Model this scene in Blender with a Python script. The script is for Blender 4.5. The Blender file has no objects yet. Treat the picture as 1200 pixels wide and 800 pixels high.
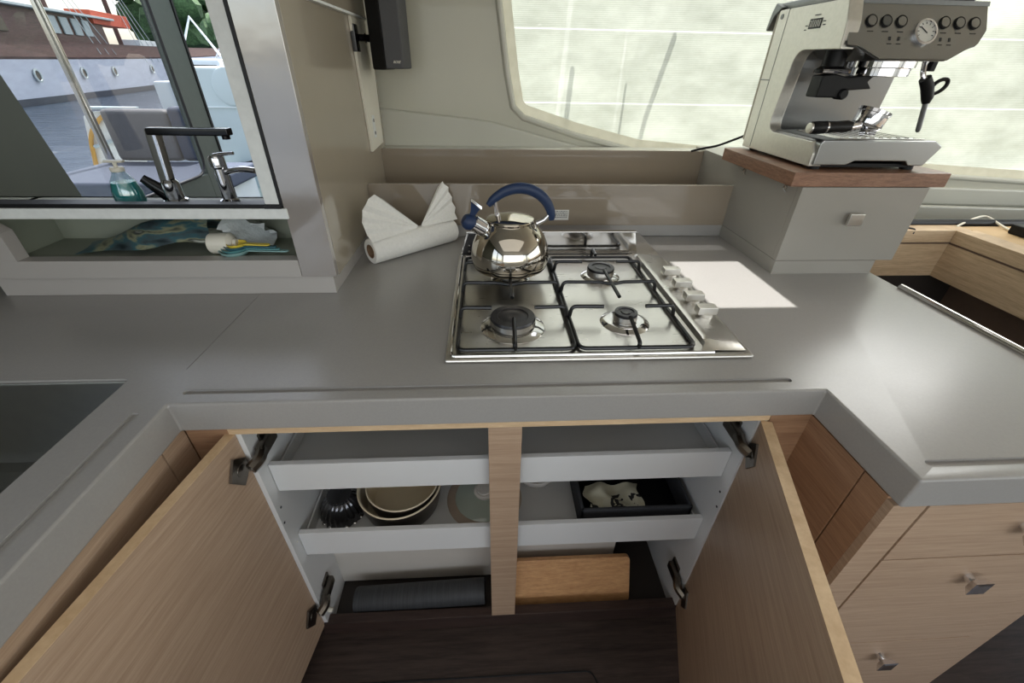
import bpy, bmesh, math, random
from mathutils import Vector, Matrix
random.seed(7)
C = bpy.context.scene.collection
PI = math.pi
V = Vector

# ------------------------------------------------------------------ materials
def srgb(r, g, b):
    f = lambda c: (c/255/12.92) if c/255 <= .04045 else ((c/255+.055)/1.055)**2.4
    return (f(r), f(g), f(b), 1)

def newmat(name):
    m = bpy.data.materials.new(name); m.use_nodes = True
    nt = m.node_tree; nt.nodes.clear()
    out = nt.nodes.new('ShaderNodeOutputMaterial')
    return m, nt, out

def ramp(nt, src, stops):
    r = nt.nodes.new('ShaderNodeValToRGB'); nt.links.new(src, r.inputs[0])
    el = r.color_ramp.elements
    el[0].position, el[0].color = stops[0]; el[1].position, el[1].color = stops[-1]
    for p, c in stops[1:-1]:
        e = el.new(p); e.color = c
    return r

def coords(nt, scale, rot=(0, 0, 0)):
    tc = nt.nodes.new('ShaderNodeTexCoord'); mp = nt.nodes.new('ShaderNodeMapping')
    mp.inputs['Scale'].default_value = scale; mp.inputs['Rotation'].default_value = rot
    nt.links.new(tc.outputs['Object'], mp.inputs['Vector'])
    return mp.outputs[0]

def noise(nt, vec, scale, detail=4, rough=.5):
    n = nt.nodes.new('ShaderNodeTexNoise'); n.inputs['Scale'].default_value = scale
    n.inputs['Detail'].default_value = detail; n.inputs['Roughness'].default_value = rough
    nt.links.new(vec, n.inputs['Vector']); return n

def bump(nt, h, strength, dist=.01):
    b = nt.nodes.new('ShaderNodeBump'); b.inputs['Strength'].default_value = strength
    b.inputs['Distance'].default_value = dist; nt.links.new(h, b.inputs['Height']); return b

def mat(name, col, rough=.5, metal=0, var=.06, nscale=30, scale=(1, 1, 1), bmp=0, bdist=.002, coat=0, spec=.5,
        trans=0, ior=1.45, detail=4, rvar=0, emit=None):
    m, nt, out = newmat(name)
    p = nt.nodes.new('ShaderNodeBsdfPrincipled'); nt.links.new(p.outputs[0], out.inputs[0])
    v = coords(nt, scale); n = noise(nt, v, nscale, detail)
    lo = tuple(max(0, c*(1-var)) for c in col[:3])+(1,); hi = tuple(min(1, c*(1+var)) for c in col[:3])+(1,)
    r = ramp(nt, n.outputs['Fac'], [(.3, lo), (.7, hi)])
    nt.links.new(r.outputs[0], p.inputs['Base Color'])
    p.inputs['Roughness'].default_value = rough; p.inputs['Metallic'].default_value = metal
    p.inputs['Specular IOR Level'].default_value = spec
    p.inputs['Coat Weight'].default_value = coat; p.inputs['Coat Roughness'].default_value = .03
    p.inputs['Transmission Weight'].default_value = trans; p.inputs['IOR'].default_value = ior
    if rvar:
        n2 = noise(nt, v, nscale*.35, 5)
        mr = nt.nodes.new('ShaderNodeMapRange'); nt.links.new(n2.outputs['Fac'], mr.inputs[0])
        mr.inputs[1].default_value = .3; mr.inputs[2].default_value = .7
        mr.inputs[3].default_value = max(.02, rough-rvar); mr.inputs[4].default_value = rough+rvar
        nt.links.new(mr.outputs[0], p.inputs['Roughness'])
    if bmp:
        b = bump(nt, n.outputs['Fac'], bmp, bdist); nt.links.new(b.outputs[0], p.inputs['Normal'])
    return m

def wood(name, dark, light, scale, rough=.45, coat=0, fine=60, contrast=1.0):
    m, nt, out = newmat(name)
    p = nt.nodes.new('ShaderNodeBsdfPrincipled'); nt.links.new(p.outputs[0], out.inputs[0])
    v = coords(nt, scale)
    n1 = noise(nt, v, 4, 6, .6); n2 = noise(nt, v, fine*.25, 3, .7)
    mx = nt.nodes.new('ShaderNodeMix'); mx.data_type = 'FLOAT'; mx.inputs[0].default_value = .5
    nt.links.new(n1.outputs['Fac'], mx.inputs[2]); nt.links.new(n2.outputs['Fac'], mx.inputs[3])
    r = ramp(nt, mx.outputs[0], [(.5-.16/contrast, dark), (.5+.16/contrast, light)])
    nt.links.new(r.outputs[0], p.inputs['Base Color'])
    p.inputs['Roughness'].default_value = rough; p.inputs['Coat Weight'].default_value = coat
    b = bump(nt, n2.outputs['Fac'], .12, .002); nt.links.new(b.outputs[0], p.inputs['Normal'])
    return m

def glass_mat(name, tint, gloss=.08, rough=.0):
    m, nt, out = newmat(name)
    t = nt.nodes.new('ShaderNodeBsdfTransparent'); t.inputs[0].default_value = tint
    g = nt.nodes.new('ShaderNodeBsdfGlossy'); g.inputs['Roughness'].default_value = rough
    mx = nt.nodes.new('ShaderNodeMixShader'); mx.inputs[0].default_value = gloss
    nt.links.new(t.outputs[0], mx.inputs[1]); nt.links.new(g.outputs[0], mx.inputs[2])
    nt.links.new(mx.outputs[0], out.inputs[0]); return m

M = {}
M['counter'] = mat('counter solid surface', srgb(152, 149, 145), .27, 0, .03, 260, spec=.6, ior=1.6, detail=2, rvar=.0)
def scuff(m):
    nt = m.node_tree; p = [n for n in nt.nodes if n.type == 'BSDF_PRINCIPLED'][0]
    n = noise(nt, coords(nt, (1, 1.6, 1)), 9, 7, .65)
    mr = nt.nodes.new('ShaderNodeMapRange'); nt.links.new(n.outputs['Fac'], mr.inputs[0])
    mr.inputs[1].default_value = .35; mr.inputs[2].default_value = .65; mr.inputs[3].default_value = .275; mr.inputs[4].default_value = .298
    nt.links.new(mr.outputs[0], p.inputs['Roughness'])
scuff(M['counter'])
M['seam'] = mat('joint line', srgb(95, 92, 88), .5)
M['gloss_beige'] = mat('gloss beige lacquer', srgb(158, 148, 131), .25, 0, .02, 4, coat=.6)
M['gloss_front'] = mat('gloss warm grey lacquer', srgb(150, 142, 136), .12, 0, .02, 5, coat=1, spec=1, bmp=.35, bdist=.006, ior=1.9)
M['gloss_board'] = mat('gloss taupe lacquer', srgb(146, 134, 118), .14, 0, .03, 4, coat=.8)
M['box_grey'] = mat('satin grey lacquer', srgb(152, 148, 140), .28, 0, .02, 6, coat=.35)
M['niche'] = mat('niche frame lacquer', srgb(172, 167, 162), .35, 0, .02, 8)
M['niche_in'] = mat('niche lining', srgb(150, 155, 140), .5, 0, .05, 6)
M['white_alu'] = mat('painted white frame', srgb(226, 228, 225), .4, 0, .05, 60)
M['gasket'] = mat('black rubber', srgb(20, 20, 22), .45)
M['wall'] = mat('moulded beige liner', srgb(192, 190, 174), .38, 0, .03, 3, coat=.15)
M['wall_lo'] = mat('moulded beige liner light', srgb(192, 191, 178), .36, 0, .03, 3, coat=.2)
M['cream'] = mat('cream trim vinyl', srgb(222, 214, 190), .5, 0, .04, 20)
M['ceiling'] = mat('white headliner', srgb(225, 222, 214), .7, 0, .03, 8)
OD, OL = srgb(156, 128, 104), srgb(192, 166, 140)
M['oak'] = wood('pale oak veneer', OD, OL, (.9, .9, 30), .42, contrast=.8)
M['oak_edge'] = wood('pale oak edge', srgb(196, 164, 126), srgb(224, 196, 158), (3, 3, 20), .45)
M['oak_shadow'] = wood('shaded oak veneer', srgb(140, 104, 78), srgb(176, 138, 106), (1.2, 1.2, 26), .45)  # darker copy of the oak, shade put into the colour
M['bench_oak'] = wood('bench oak veneer', srgb(176, 148, 116), srgb(216, 190, 156), (1.5, 1.5, 22), .42)
M['desk_top'] = mat('tan desk leather', srgb(196, 166, 124), .5, 0, .06, 20)
M['floor'] = wood('dark walnut sole board', srgb(38, 30, 27), srgb(74, 61, 55), (1.0, 14, 14), .4)
M['step'] = wood('dark walnut step', srgb(42, 31, 28), srgb(70, 54, 48), (1.0, 14, 14), .4)
M['white_lam'] = mat('white laminate', srgb(216, 216, 214), .4, 0, .02, 6)
M['back_lam'] = mat('warm white laminate', srgb(206, 200, 190), .5, 0, .04, 5)
M['steel'] = mat('brushed stainless', srgb(205, 202, 196), .30, 1, .02, 60, scale=(1, 8, 1), rvar=.03)
M['steel_pol'] = mat('polished stainless', srgb(205, 203, 200), .10, 1, .02, 20)
M['chrome'] = mat('chrome', srgb(225, 225, 228), .06, 1, .01, 20)
M['kettle'] = mat('polished kettle steel', srgb(194, 187, 174), .06, 1, .03, 14)
M['navy'] = mat('navy soft plastic', srgb(28, 47, 80), .45, 0, .05, 40)
M['grate'] = mat('black enamel', srgb(16, 16, 17), .3, 0, .05, 80)
M['burner_cap'] = mat('burner cap enamel', srgb(34, 32, 34), .3, 0, .1, 60)
M['burner_alu'] = mat('burner aluminium', srgb(205, 202, 196), .3, 1, .08, 90)
M['black'] = mat('black plastic', srgb(14, 14, 15), .45, 0, .05, 50, spec=.3)
M['black_gl'] = mat('gloss black plastic', srgb(12, 12, 14), .15, 0, .05, 50)
M['darkgrey'] = mat('speaker grille cloth', srgb(70, 70, 72), .6, 0, .2, 900, bmp=.3)
M['hinge'] = mat('bronzed hinge steel', srgb(118, 112, 104), .28, 1, .08, 60)
M['paper'] = mat('kitchen paper', srgb(232, 230, 224), .85, 0, .03, 130, bmp=.35, bdist=.003, detail=2)
M['card'] = mat('brown card', srgb(130, 104, 80), .8)
M['walnut_board'] = wood('reddish butcher block', srgb(104, 72, 54), srgb(156, 118, 94), (5, 5, 40), .4)
M['esp'] = mat('brushed espresso steel', srgb(156, 157, 156), .3, 1, .015, 200, scale=(1, 1, 6))
M['esp_side'] = mat('pale steel side panel', srgb(214, 211, 202), .36, .7, .04, 120)
M['esp_dark'] = mat('smoked steel', srgb(120, 122, 122), .3, .9, .05, 100)
M['tank'] = mat('smoky tank plastic', srgb(150, 140, 124), .2, 0, .04, 20, coat=.4)
M['dial'] = mat('gauge face', srgb(205, 204, 196), .3)
M['label'] = mat('white sticker', srgb(222, 220, 214), .5)
M['print'] = mat('black print', srgb(50, 50, 52), .6)
M['white_pl'] = mat('white plastic', srgb(226, 221, 206), .35, 0, .02, 30)
M['cut_board'] = wood('light maple board', srgb(186, 134, 88), srgb(224, 176, 124), (4, 4, 30), .5)
M['pot_in'] = mat('cream enamel', srgb(214, 200, 172), .3, 0, .03, 20)
M['pot_out'] = mat('dark hammered pot', srgb(96, 90, 84), .3, .8, .1, 60)
M['smoke_glass'] = mat('smoky ribbed glass', srgb(72, 72, 74), .12, .6, .1, 60, coat=1)
M['lid_glass'] = mat('greenish lid glass', srgb(196, 208, 196), .1, 0, .03, 20, coat=.6)
M['lid_rim'] = mat('sand silicone rim', srgb(186, 168, 150), .5)
M['ceramic'] = mat('white ceramic', srgb(218, 212, 204), .25)
M['bin'] = mat('charcoal woven bin', srgb(56, 57, 60), .85, 0, .2, 400, bmp=.4)
M['cloth_pale'] = mat('pale printed cloth', srgb(196, 192, 166), .8, 0, .25, 40)
M['roll_dark'] = wood('dark slate mat', srgb(34, 35, 37), srgb(62, 64, 66), (60, 1, 1), .6)
M['teal'] = mat('teal plastic', srgb(96, 150, 152), .4)
M['teal_d'] = mat('deep teal plastic', srgb(60, 104, 116), .4)
M['teal_p'] = mat('pale teal plastic', srgb(140, 178, 176), .4)
M['yellow'] = mat('yellow plastic', srgb(226, 202, 78), .4)
M['pack'] = mat('printed film pack', srgb(92, 122, 124), .35, 0, .75, 14, coat=.4, bmp=.5, bdist=.01)
M['film'] = mat('crinkled clear film', srgb(205, 210, 210), .25, 0, .1, 30, bmp=.8, bdist=.01)
M['cable_w'] = mat('white cable', srgb(228, 222, 204), .4)
M['cushion'] = mat('slate blue vinyl cushion', srgb(74, 82, 98), .6, 0, .06, 40)
M['cushion_g'] = mat('grey vinyl backrest', srgb(112, 112, 114), .6, 0, .05, 30)
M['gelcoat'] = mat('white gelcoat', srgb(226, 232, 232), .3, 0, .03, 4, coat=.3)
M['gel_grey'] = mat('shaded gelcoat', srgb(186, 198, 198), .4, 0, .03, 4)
M['bulk'] = mat('grey green bulkhead', srgb(70, 73, 62), .45, 0, .04, 6)
M['door_alu'] = mat('anodised door frame', srgb(86, 92, 86), .4, .3, .04, 30)
M['hull_w'] = mat('white ship paint', srgb(222, 226, 236), .5, 0, .08, 1.2, scale=(1, 1, 4))
M['hull_shade'] = mat('waterline shadow tone', srgb(66, 72, 84), .6)
M['mahog'] = wood('weathered mahogany', srgb(70, 46, 42), srgb(118, 84, 76), (.4, .4, 6), .5)
M['canvas_o'] = mat('orange red tarp', srgb(206, 96, 70), .7)
M['canvas_w'] = mat('white canvas', srgb(240, 236, 222), .8)
M['sun_opening_pane'] = glass_mat('sun opening acrylic', (1, 1, 1, 1))
M['leaf'] = mat('tree foliage', srgb(70, 96, 58), .8, 0, .5, 3, bmp=.6)
M['bark'] = mat('bark', srgb(96, 80, 62), .9, 0, .2, 12)
M['glass_tint'] = glass_mat('tinted door glass', (.80, .80, .80, 1))
M['glass_clear'] = glass_mat('clear bottle plastic', (.80, .88, .88, 1), .18, .1)
M['soap'] = mat('teal liquid soap', srgb(60, 160, 160), .15, 0, .05, 10, coat=.5)
M['blue_seat'] = mat('pale blue upholstery', srgb(176, 196, 204), .6, 0, .04, 20)
M['brown'] = mat('brown laminate', srgb(112, 92, 78), .5)
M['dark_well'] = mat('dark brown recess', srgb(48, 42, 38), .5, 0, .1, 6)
M['rope_y'] = mat('yellow rope', srgb(214, 160, 70), .6)
M['sink_steel'] = mat('satin sink steel', srgb(158, 158, 153), .36, 1, .03, 40)
M['knob_steel'] = mat('satin knob steel', srgb(216, 212, 204), .42, 1, .02, 60)
M['sunlit_white'] = mat('white plastic board', srgb(240, 238, 230), .4)

def water_mat():
    m, nt, out = newmat('harbour water')
    p = nt.nodes.new('ShaderNodeBsdfPrincipled'); nt.links.new(p.outputs[0], out.inputs[0])
    p.inputs['Base Color'].default_value = srgb(62, 76, 92); p.inputs['Roughness'].default_value = .08
    v = coords(nt, (.5, 1.6, 1)); n = noise(nt, v, 1.6, 5, .6)
    b = bump(nt, n.outputs['Fac'], .9, .35); nt.links.new(b.outputs[0], p.inputs['Normal'])
    return m
M['water'] = water_mat()

def screen_mat():
    m, nt, out = newmat('sun screen mesh')
    v = coords(nt, (1, 1, 1))
    w = nt.nodes.new('ShaderNodeTexWave'); w.bands_direction = 'Z'; w.inputs['Scale'].default_value = 60
    w.inputs['Distortion'].default_value = 1.2; w.inputs['Detail'].default_value = 2
    nt.links.new(v, w.inputs['Vector'])
    n = noise(nt, coords(nt, (1, 1, 2.2)), 5, 5, .65)
    mx = nt.nodes.new('ShaderNodeMix'); mx.data_type = 'FLOAT'; mx.inputs[0].default_value = .82
    nt.links.new(w.outputs['Fac'], mx.inputs[2]); nt.links.new(n.outputs['Fac'], mx.inputs[3])
    r0 = ramp(nt, mx.outputs[0], [(.25, srgb(158, 161, 148)), (.75, srgb(200, 202, 190))])
    sp = nt.nodes.new('ShaderNodeSeparateXYZ'); nt.links.new(v, sp.inputs[0]); fac = None
    for z in (.358, .568):
        c = nt.nodes.new('ShaderNodeMath'); c.operation = 'COMPARE'; c.inputs[1].default_value = z; c.inputs[2].default_value = .0022
        nt.links.new(sp.outputs['Z'], c.inputs[0])
        if fac is None: fac = c
        else:
            a = nt.nodes.new('ShaderNodeMath'); a.operation = 'ADD'; nt.links.new(fac.outputs[0], a.inputs[0]); nt.links.new(c.outputs[0], a.inputs[1]); fac = a
    r = nt.nodes.new('ShaderNodeMix'); r.data_type = 'RGBA'
    nt.links.new(fac.outputs[0], r.inputs[0]); nt.links.new(r0.outputs[0], r.inputs[6]); r.inputs[7].default_value = (.64, .64, .60, 1)
    tl = nt.nodes.new('ShaderNodeBsdfTranslucent'); nt.links.new(r.outputs[2], tl.inputs[0])
    df = nt.nodes.new('ShaderNodeBsdfDiffuse'); nt.links.new(r.outputs[2], df.inputs[0])
    m1 = nt.nodes.new('ShaderNodeMixShader'); m1.inputs[0].default_value = .12
    nt.links.new(tl.outputs[0], m1.inputs[1]); nt.links.new(df.outputs[0], m1.inputs[2])
    tr = nt.nodes.new('ShaderNodeBsdfTransparent')
    m2 = nt.nodes.new('ShaderNodeMixShader'); m2.inputs[0].default_value = .34
    nt.links.new(m1.outputs[0], m2.inputs[1]); nt.links.new(tr.outputs[0], m2.inputs[2])
    nt.links.new(m2.outputs[0], out.inputs[0]); return m
M['screen'] = screen_mat()

def canvas_mat():
    m, nt, out = newmat('sunlit canvas')
    n = noise(nt, coords(nt, (1, 1, .6)), 2.5, 6, .6)
    r = ramp(nt, n.outputs['Fac'], [(.35, srgb(112, 116, 104)), (.65, srgb(190, 192, 182))])
    tl = nt.nodes.new('ShaderNodeBsdfTranslucent'); nt.links.new(r.outputs[0], tl.inputs[0])
    df = nt.nodes.new('ShaderNodeBsdfDiffuse'); nt.links.new(r.outputs[0], df.inputs[0])
    m1 = nt.nodes.new('ShaderNodeMixShader'); m1.inputs[0].default_value = .3
    nt.links.new(tl.outputs[0], m1.inputs[1]); nt.links.new(df.outputs[0], m1.inputs[2]); nt.links.new(m1.outputs[0], out.inputs[0])
    return m
M['canvas_t'] = canvas_mat()
def blotch(name, stops, scale, nsc, rough=.6, bmp=0):
    m, nt, out = newmat(name)
    p = nt.nodes.new('ShaderNodeBsdfPrincipled'); nt.links.new(p.outputs[0], out.inputs[0])
    n = noise(nt, coords(nt, scale, (0, .5, .3)), nsc, 3, .5)
    r = ramp(nt, n.outputs['Fac'], stops); r.color_ramp.interpolation = 'CONSTANT' if rough > .7 else 'LINEAR'
    nt.links.new(r.outputs[0], p.inputs['Base Color']); p.inputs['Roughness'].default_value = rough
    return m
M['pack'] = blotch('printed film packet', [(.30, srgb(30, 40, 44)), (.42, srgb(70, 84, 88)), (.50, srgb(58, 96, 104)), (.57, srgb(140, 140, 112)), (.66, srgb(56, 62, 60)), (.75, srgb(196, 198, 186))], (6, 3, 26), 2.2, .35)
M['cloth_pale'] = blotch('pale cloth with dark print', [(.0, srgb(196, 192, 168)), (.50, srgb(200, 197, 176)), (.57, srgb(36, 36, 36)), (.66, srgb(190, 186, 160))], (1, 1, 1), 22, .85)
def hem_mat():
    m, nt, out = newmat('backlit cream hem')
    n = noise(nt, coords(nt, (1, 1, 1)), 20)
    r = ramp(nt, n.outputs['Fac'], [(.3, srgb(212, 207, 190)), (.7, srgb(226, 221, 206))])
    tl = nt.nodes.new('ShaderNodeBsdfTranslucent'); df = nt.nodes.new('ShaderNodeBsdfDiffuse')
    nt.links.new(r.outputs[0], tl.inputs[0]); nt.links.new(r.outputs[0], df.inputs[0])
    mx = nt.nodes.new('ShaderNodeMixShader'); mx.inputs[0].default_value = .6
    nt.links.new(tl.outputs[0], mx.inputs[1]); nt.links.new(df.outputs[0], mx.inputs[2]); nt.links.new(mx.outputs[0], out.inputs[0])
    return m
M['hem'] = hem_mat()

# ------------------------------------------------------------------ mesh helpers
def B(): return bmesh.new()

def add_box(bm, x0, x1, y0, y1, z0, z1, bev=0, seg=2, mtx=None):
    t = bmesh.new()
    bmesh.ops.create_cube(t, size=1)
    for v in t.verts:
        v.co = V(((x0+x1)/2+v.co.x*(x1-x0), (y0+y1)/2+v.co.y*(y1-y0), (z0+z1)/2+v.co.z*(z1-z0)))
    if bev:
        bmesh.ops.bevel(t, geom=t.edges[:]+t.verts[:], offset=bev, segments=seg, affect='EDGES', profile=.5)
    if mtx: t.transform(mtx)
    join(bm, t); return bm

def join(bm, t):
    me = bpy.data.meshes.new('tmp'); t.to_mesh(me); t.free(); bm.from_mesh(me); bpy.data.meshes.remove(me)

def add_prism(bm, poly, axis, a0, a1, bev=0, seg=2, mtx=None):
    """poly: 2D points; axis x -> (y,z), y -> (x,z), z -> (x,y)"""
    t = bmesh.new()
    def P(p, a):
        return {'x': V((a, p[0], p[1])), 'y': V((p[0], a, p[1])), 'z': V((p[0], p[1], a))}[axis]
    lo = [t.verts.new(P(p, a0)) for p in poly]; hi = [t.verts.new(P(p, a1)) for p in poly]
    t.faces.new(lo); t.faces.new(hi)
    n = len(poly)
    for i in range(n): t.faces.new((lo[i], lo[(i+1) % n], hi[(i+1) % n], hi[i]))
    bmesh.ops.recalc_face_normals(t, faces=t.faces[:])
    if bev: bmesh.ops.bevel(t, geom=t.edges[:]+t.verts[:], offset=bev, segments=seg, affect='EDGES', profile=.5)
    if mtx: t.transform(mtx)
    join(bm, t); return bm

def add_lathe(bm, prof, c=(0, 0, 0), axis='z', seg=40, mtx=None, ribs=0, ribamp=0):
    t = bmesh.new(); rings = []
    for r, h in prof:
        if r < 1e-6: rings.append([t.verts.new((0, 0, h))])
        else:
            ring = []
            for i in range(seg):
                a = 2*PI*i/seg; rr = r*(1+ribamp*math.cos(ribs*a)) if ribs else r
                ring.append(t.verts.new((rr*math.cos(a), rr*math.sin(a), h)))
            rings.append(ring)
    for a, b in zip(rings, rings[1:]):
        if len(a) == 1 and len(b) == 1: continue
        if len(a) == 1:
            for i in range(seg): t.faces.new((a[0], b[i], b[(i+1) % seg]))
        elif len(b) == 1:
            for i in range(seg): t.faces.new((a[i], a[(i+1) % seg], b[0]))
        else:
            for i in range(seg): t.faces.new((a[i], a[(i+1) % seg], b[(i+1) % seg], b[i]))
    bmesh.ops.recalc_face_normals(t, faces=t.faces[:])
    if axis == 'x': t.transform(Matrix.Rotation(PI/2, 4, 'Y'))
    elif axis == 'y': t.transform(Matrix.Rotation(-PI/2, 4, 'X'))
    if mtx: t.transform(mtx)
    t.transform(Matrix.Translation(c)); join(bm, t); return bm

def add_cyl(bm, c, r, h, axis='z', seg=32, bev=.0):
    b = min(bev, r*.5, h*.45)
    prof = [(0, 0), (r-b, 0), (r, b), (r, h-b), (r-b, h), (0, h)] if b else [(0, 0), (r, 0), (r, h), (0, h)]
    return add_lathe(bm, prof, c, axis, seg)

def add_tube(bm, pts, r, seg=10, closed=False, cap=True, ry=None):
    pts = [V(p) for p in pts]; n = len(pts); t = bmesh.new(); rings = []
    rs = r if isinstance(r, (list, tuple)) else [r]*n
    prev = None
    for i, p in enumerate(pts):
        if closed: d = (pts[(i+1) % n]-pts[i-1]).normalized()
        else: d = (pts[min(i+1, n-1)]-pts[max(i-1, 0)]).normalized()
        if prev is None:
            up = V((0, 0, 1)) if abs(d.z) < .9 else V((0, 1, 0))
            a = d.cross(up).normalized()
        else:
            a = (prev-d*prev.dot(d)).normalized()
        prev = a; b = d.cross(a).normalized()
        k = 1 if ry is None else ry
        rings.append([t.verts.new(p+a*rs[i]*math.cos(2*PI*j/seg)+b*rs[i]*k*math.sin(2*PI*j/seg)) for j in range(seg)])
    m = n if closed else n-1
    for i in range(m):
        A, Bq = rings[i], rings[(i+1) % n]
        for j in range(seg): t.faces.new((A[j], A[(j+1) % seg], Bq[(j+1) % seg], Bq[j]))
    if cap and not closed:
        t.faces.new(rings[0]); t.faces.new(rings[-1])
    bmesh.ops.recalc_face_normals(t, faces=t.faces[:])
    join(bm, t); return bm

def smooth_path(pts, rad, n=5):
    """round the corners of a polyline"""
    pts = [V(p) for p in pts]; out = [pts[0]]
    for a, b, c in zip(pts, pts[1:], pts[2:]):
        u = (a-b); w = (c-b); k = min(rad, u.length*.49, w.length*.49)
        p0 = b+u.normalized()*k; p1 = b+w.normalized()*k
        for i in range(n+1):
            s = i/n; out.append(p0*(1-s)**2+b*2*s*(1-s)+p1*s*s)
    out.append(pts[-1]); return out

def arc_pts(p0, p1, p2, n=18):
    """quadratic curve through three points"""
    p0, p1, p2 = V(p0), V(p1), V(p2); c = p1*2-(p0+p2)*.5
    return [p0*(1-s)**2+c*2*s*(1-s)+p2*s*s for s in [i/n for i in range(n+1)]]

def add_quadstrip(bm, rows):
    t = bmesh.new(); g = [[t.verts.new(p) for p in r] for r in rows]
    for a, b in zip(g, g[1:]):
        for i in range(len(a)-1): t.faces.new((a[i], a[i+1], b[i+1], b[i]))
    join(bm, t); return bm

def root_of(o):
    while o.parent: o = o.parent
    return o

def obj(name, bm, m, parent=None, origin=None, smooth=True, angle=35, label=None):
    me = bpy.data.meshes.new(name)
    if parent is not None: org = root_of(parent)['_org']
    else: org = origin or (0, 0, 0)
    bm.transform(Matrix.Translation(-V(org)))
    bm.to_mesh(me); bm.free()
    if smooth:
        for p in me.polygons: p.use_smooth = True
        me.set_sharp_from_angle(angle=math.radians(angle))
    me.materials.append(m)
    o = bpy.data.objects.new(name, me); C.objects.link(o)
    if smooth:
        md = o.modifiers.new('wn', 'WEIGHTED_NORMAL'); md.keep_sharp = True; md.weight = 80
    if parent is not None: o.parent = parent
    else:
        o.location = org; o['_org'] = list(org)
    if label: o['label'] = label
    return o

def tag(o, label, cat, group=None):
    o['label'] = label; o['category'] = cat
    if group: o['group'] = group
    return o

def thing(name, label, cat, loc=(0, 0, 0), group=None):
    o = bpy.data.objects.new(name, None); C.objects.link(o); o.empty_display_size = .05
    o.location = loc; o['_org'] = list(loc); return tag(o, label, cat, group)

def struct(name, bm, m, parent=None, **k):
    o = obj(name, bm, m, parent, **k)
    if parent is None: o['kind'] = 'structure'
    return o

def boolean(o, cutters, op='DIFFERENCE'):
    for c in cutters:
        md = o.modifiers.new('b', 'BOOLEAN'); md.object = c; md.operation = op; md.solver = 'EXACT'
    bpy.context.view_layer.update()
    dg = bpy.context.evaluated_depsgraph_get()
    me = bpy.data.meshes.new_from_object(o.evaluated_get(dg))
    o.modifiers.clear(); o.data = me
    for p in me.polygons: p.use_smooth = True
    me.set_sharp_from_angle(angle=math.radians(30))
    md = o.modifiers.new('wn', 'WEIGHTED_NORMAL'); md.keep_sharp = True; md.weight = 80
    for c in cutters: bpy.data.objects.remove(c)

def text_obj(name, body, size, m, mtx, parent, extrude=.0004, shear=0):
    cu = bpy.data.curves.new('txt', 'FONT'); cu.body = body; cu.size = size; cu.extrude = extrude; cu.shear = shear
    cu.align_x = 'CENTER'; cu.align_y = 'CENTER'
    t = bpy.data.objects.new('txt', cu); C.objects.link(t)
    bpy.context.view_layer.update()
    dg = bpy.context.evaluated_depsgraph_get()
    me = bpy.data.meshes.new_from_object(t.evaluated_get(dg))
    bpy.data.objects.remove(t)
    bm = B(); bm.from_mesh(me); bm.transform(mtx)
    return obj(name, bm, m, parent, smooth=False)

# key planes of the galley (metres, z = 0 at the worktop)
FL = -.85            # cabin sole
YF, YC = -.0954, -.075
XT, XB = -.274, .854
YB, YB2 = .698, .949

# ================================================================== SETTING
bm = B(); add_box(bm, -1.3, 3.4, -2.6, 1.05, FL-.06, FL)
struct('floor', bm, M['floor'])
bm = B(); add_prism(bm, smooth_path([(-.40, -.55), (-.40, -.205), (.335, -.205), (.36, -.24), (.36, -.55)], .02), 'z', FL, FL+.0012)
# inspection hatch joint in the sole
pts = smooth_path([(-.30, -.195, FL+.001), (.33, -.195, FL+.001), (.345, -.215, FL+.001), (.345, -.60, FL+.001)], .03)
bm.free(); bm = B(); add_tube(bm, pts, .0022, 6)
struct('trim_1', bm, M['gasket'])

# ceiling with an added opening, shaped to cast the sun patch on the worktop
HX0, HX1, HY0, HY1, CZ = .607, .808, .205, .492, 1.02
TAN = math.tan(math.radians(63)); dy = CZ/TAN; sx = -.02
hx0, hx1, hy0, hy1 = HX0-sx, HX1-sx, HY0+dy, HY1+dy
bm = B()
add_box(bm, -1.34, hx0, -2.64, 1.09, CZ, CZ+.02); add_box(bm, hx1, 3.44, -2.64, 1.09, CZ, CZ+.02)
add_box(bm, hx0, hx1, -2.64, hy0, CZ, CZ+.02); add_box(bm, hx0, hx1, hy1, 1.09, CZ, CZ+.02)
struct('ceiling', bm, M['ceiling'])

# hull-side wall with the big screened window (front edge follows the moulded opening)
WE = [(.10, 1.02), (.128, .636), (.155, .45), (.178, .345), (.215, .312), (.40, .258), (.64, .2046), (1.2, .160), (1.85, .126), (2.6, .085), (3.4, .06)]
wall_poly = [(-.70, 1.02), (-.70, FL), (3.4, FL)] + WE[::-1]
bm = B(); add_prism(bm, wall_poly, 'y', 1.04, 1.075)
struct('wall_back', bm, M['wall'])
bm = B()
low = [(-.62, .36), (-.296, .3385), (.01, .3105), (.10, .300), (.19, .278), (.52, .198), (.64, .15), (.64, -.3), (-.62, -.3)]
add_prism(bm, low, 'y', 1.022, 1.045, bev=.008, seg=3)
struct('trim_2', bm, M['wall_lo'])
bm = B()
for z0, z1, d in ((.012, .075, .018), (-.066, .004, .026), (-.40, -.075, .020)):
    add_prism(bm, [(1.16, z0+.02), (3.4, z0-.03), (3.4, z1-.03), (1.16, z1+.03)], 'y', 1.045-d, 1.045, bev=.009, seg=3)
struct('trim_3', bm, M['wall_lo'])

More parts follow.
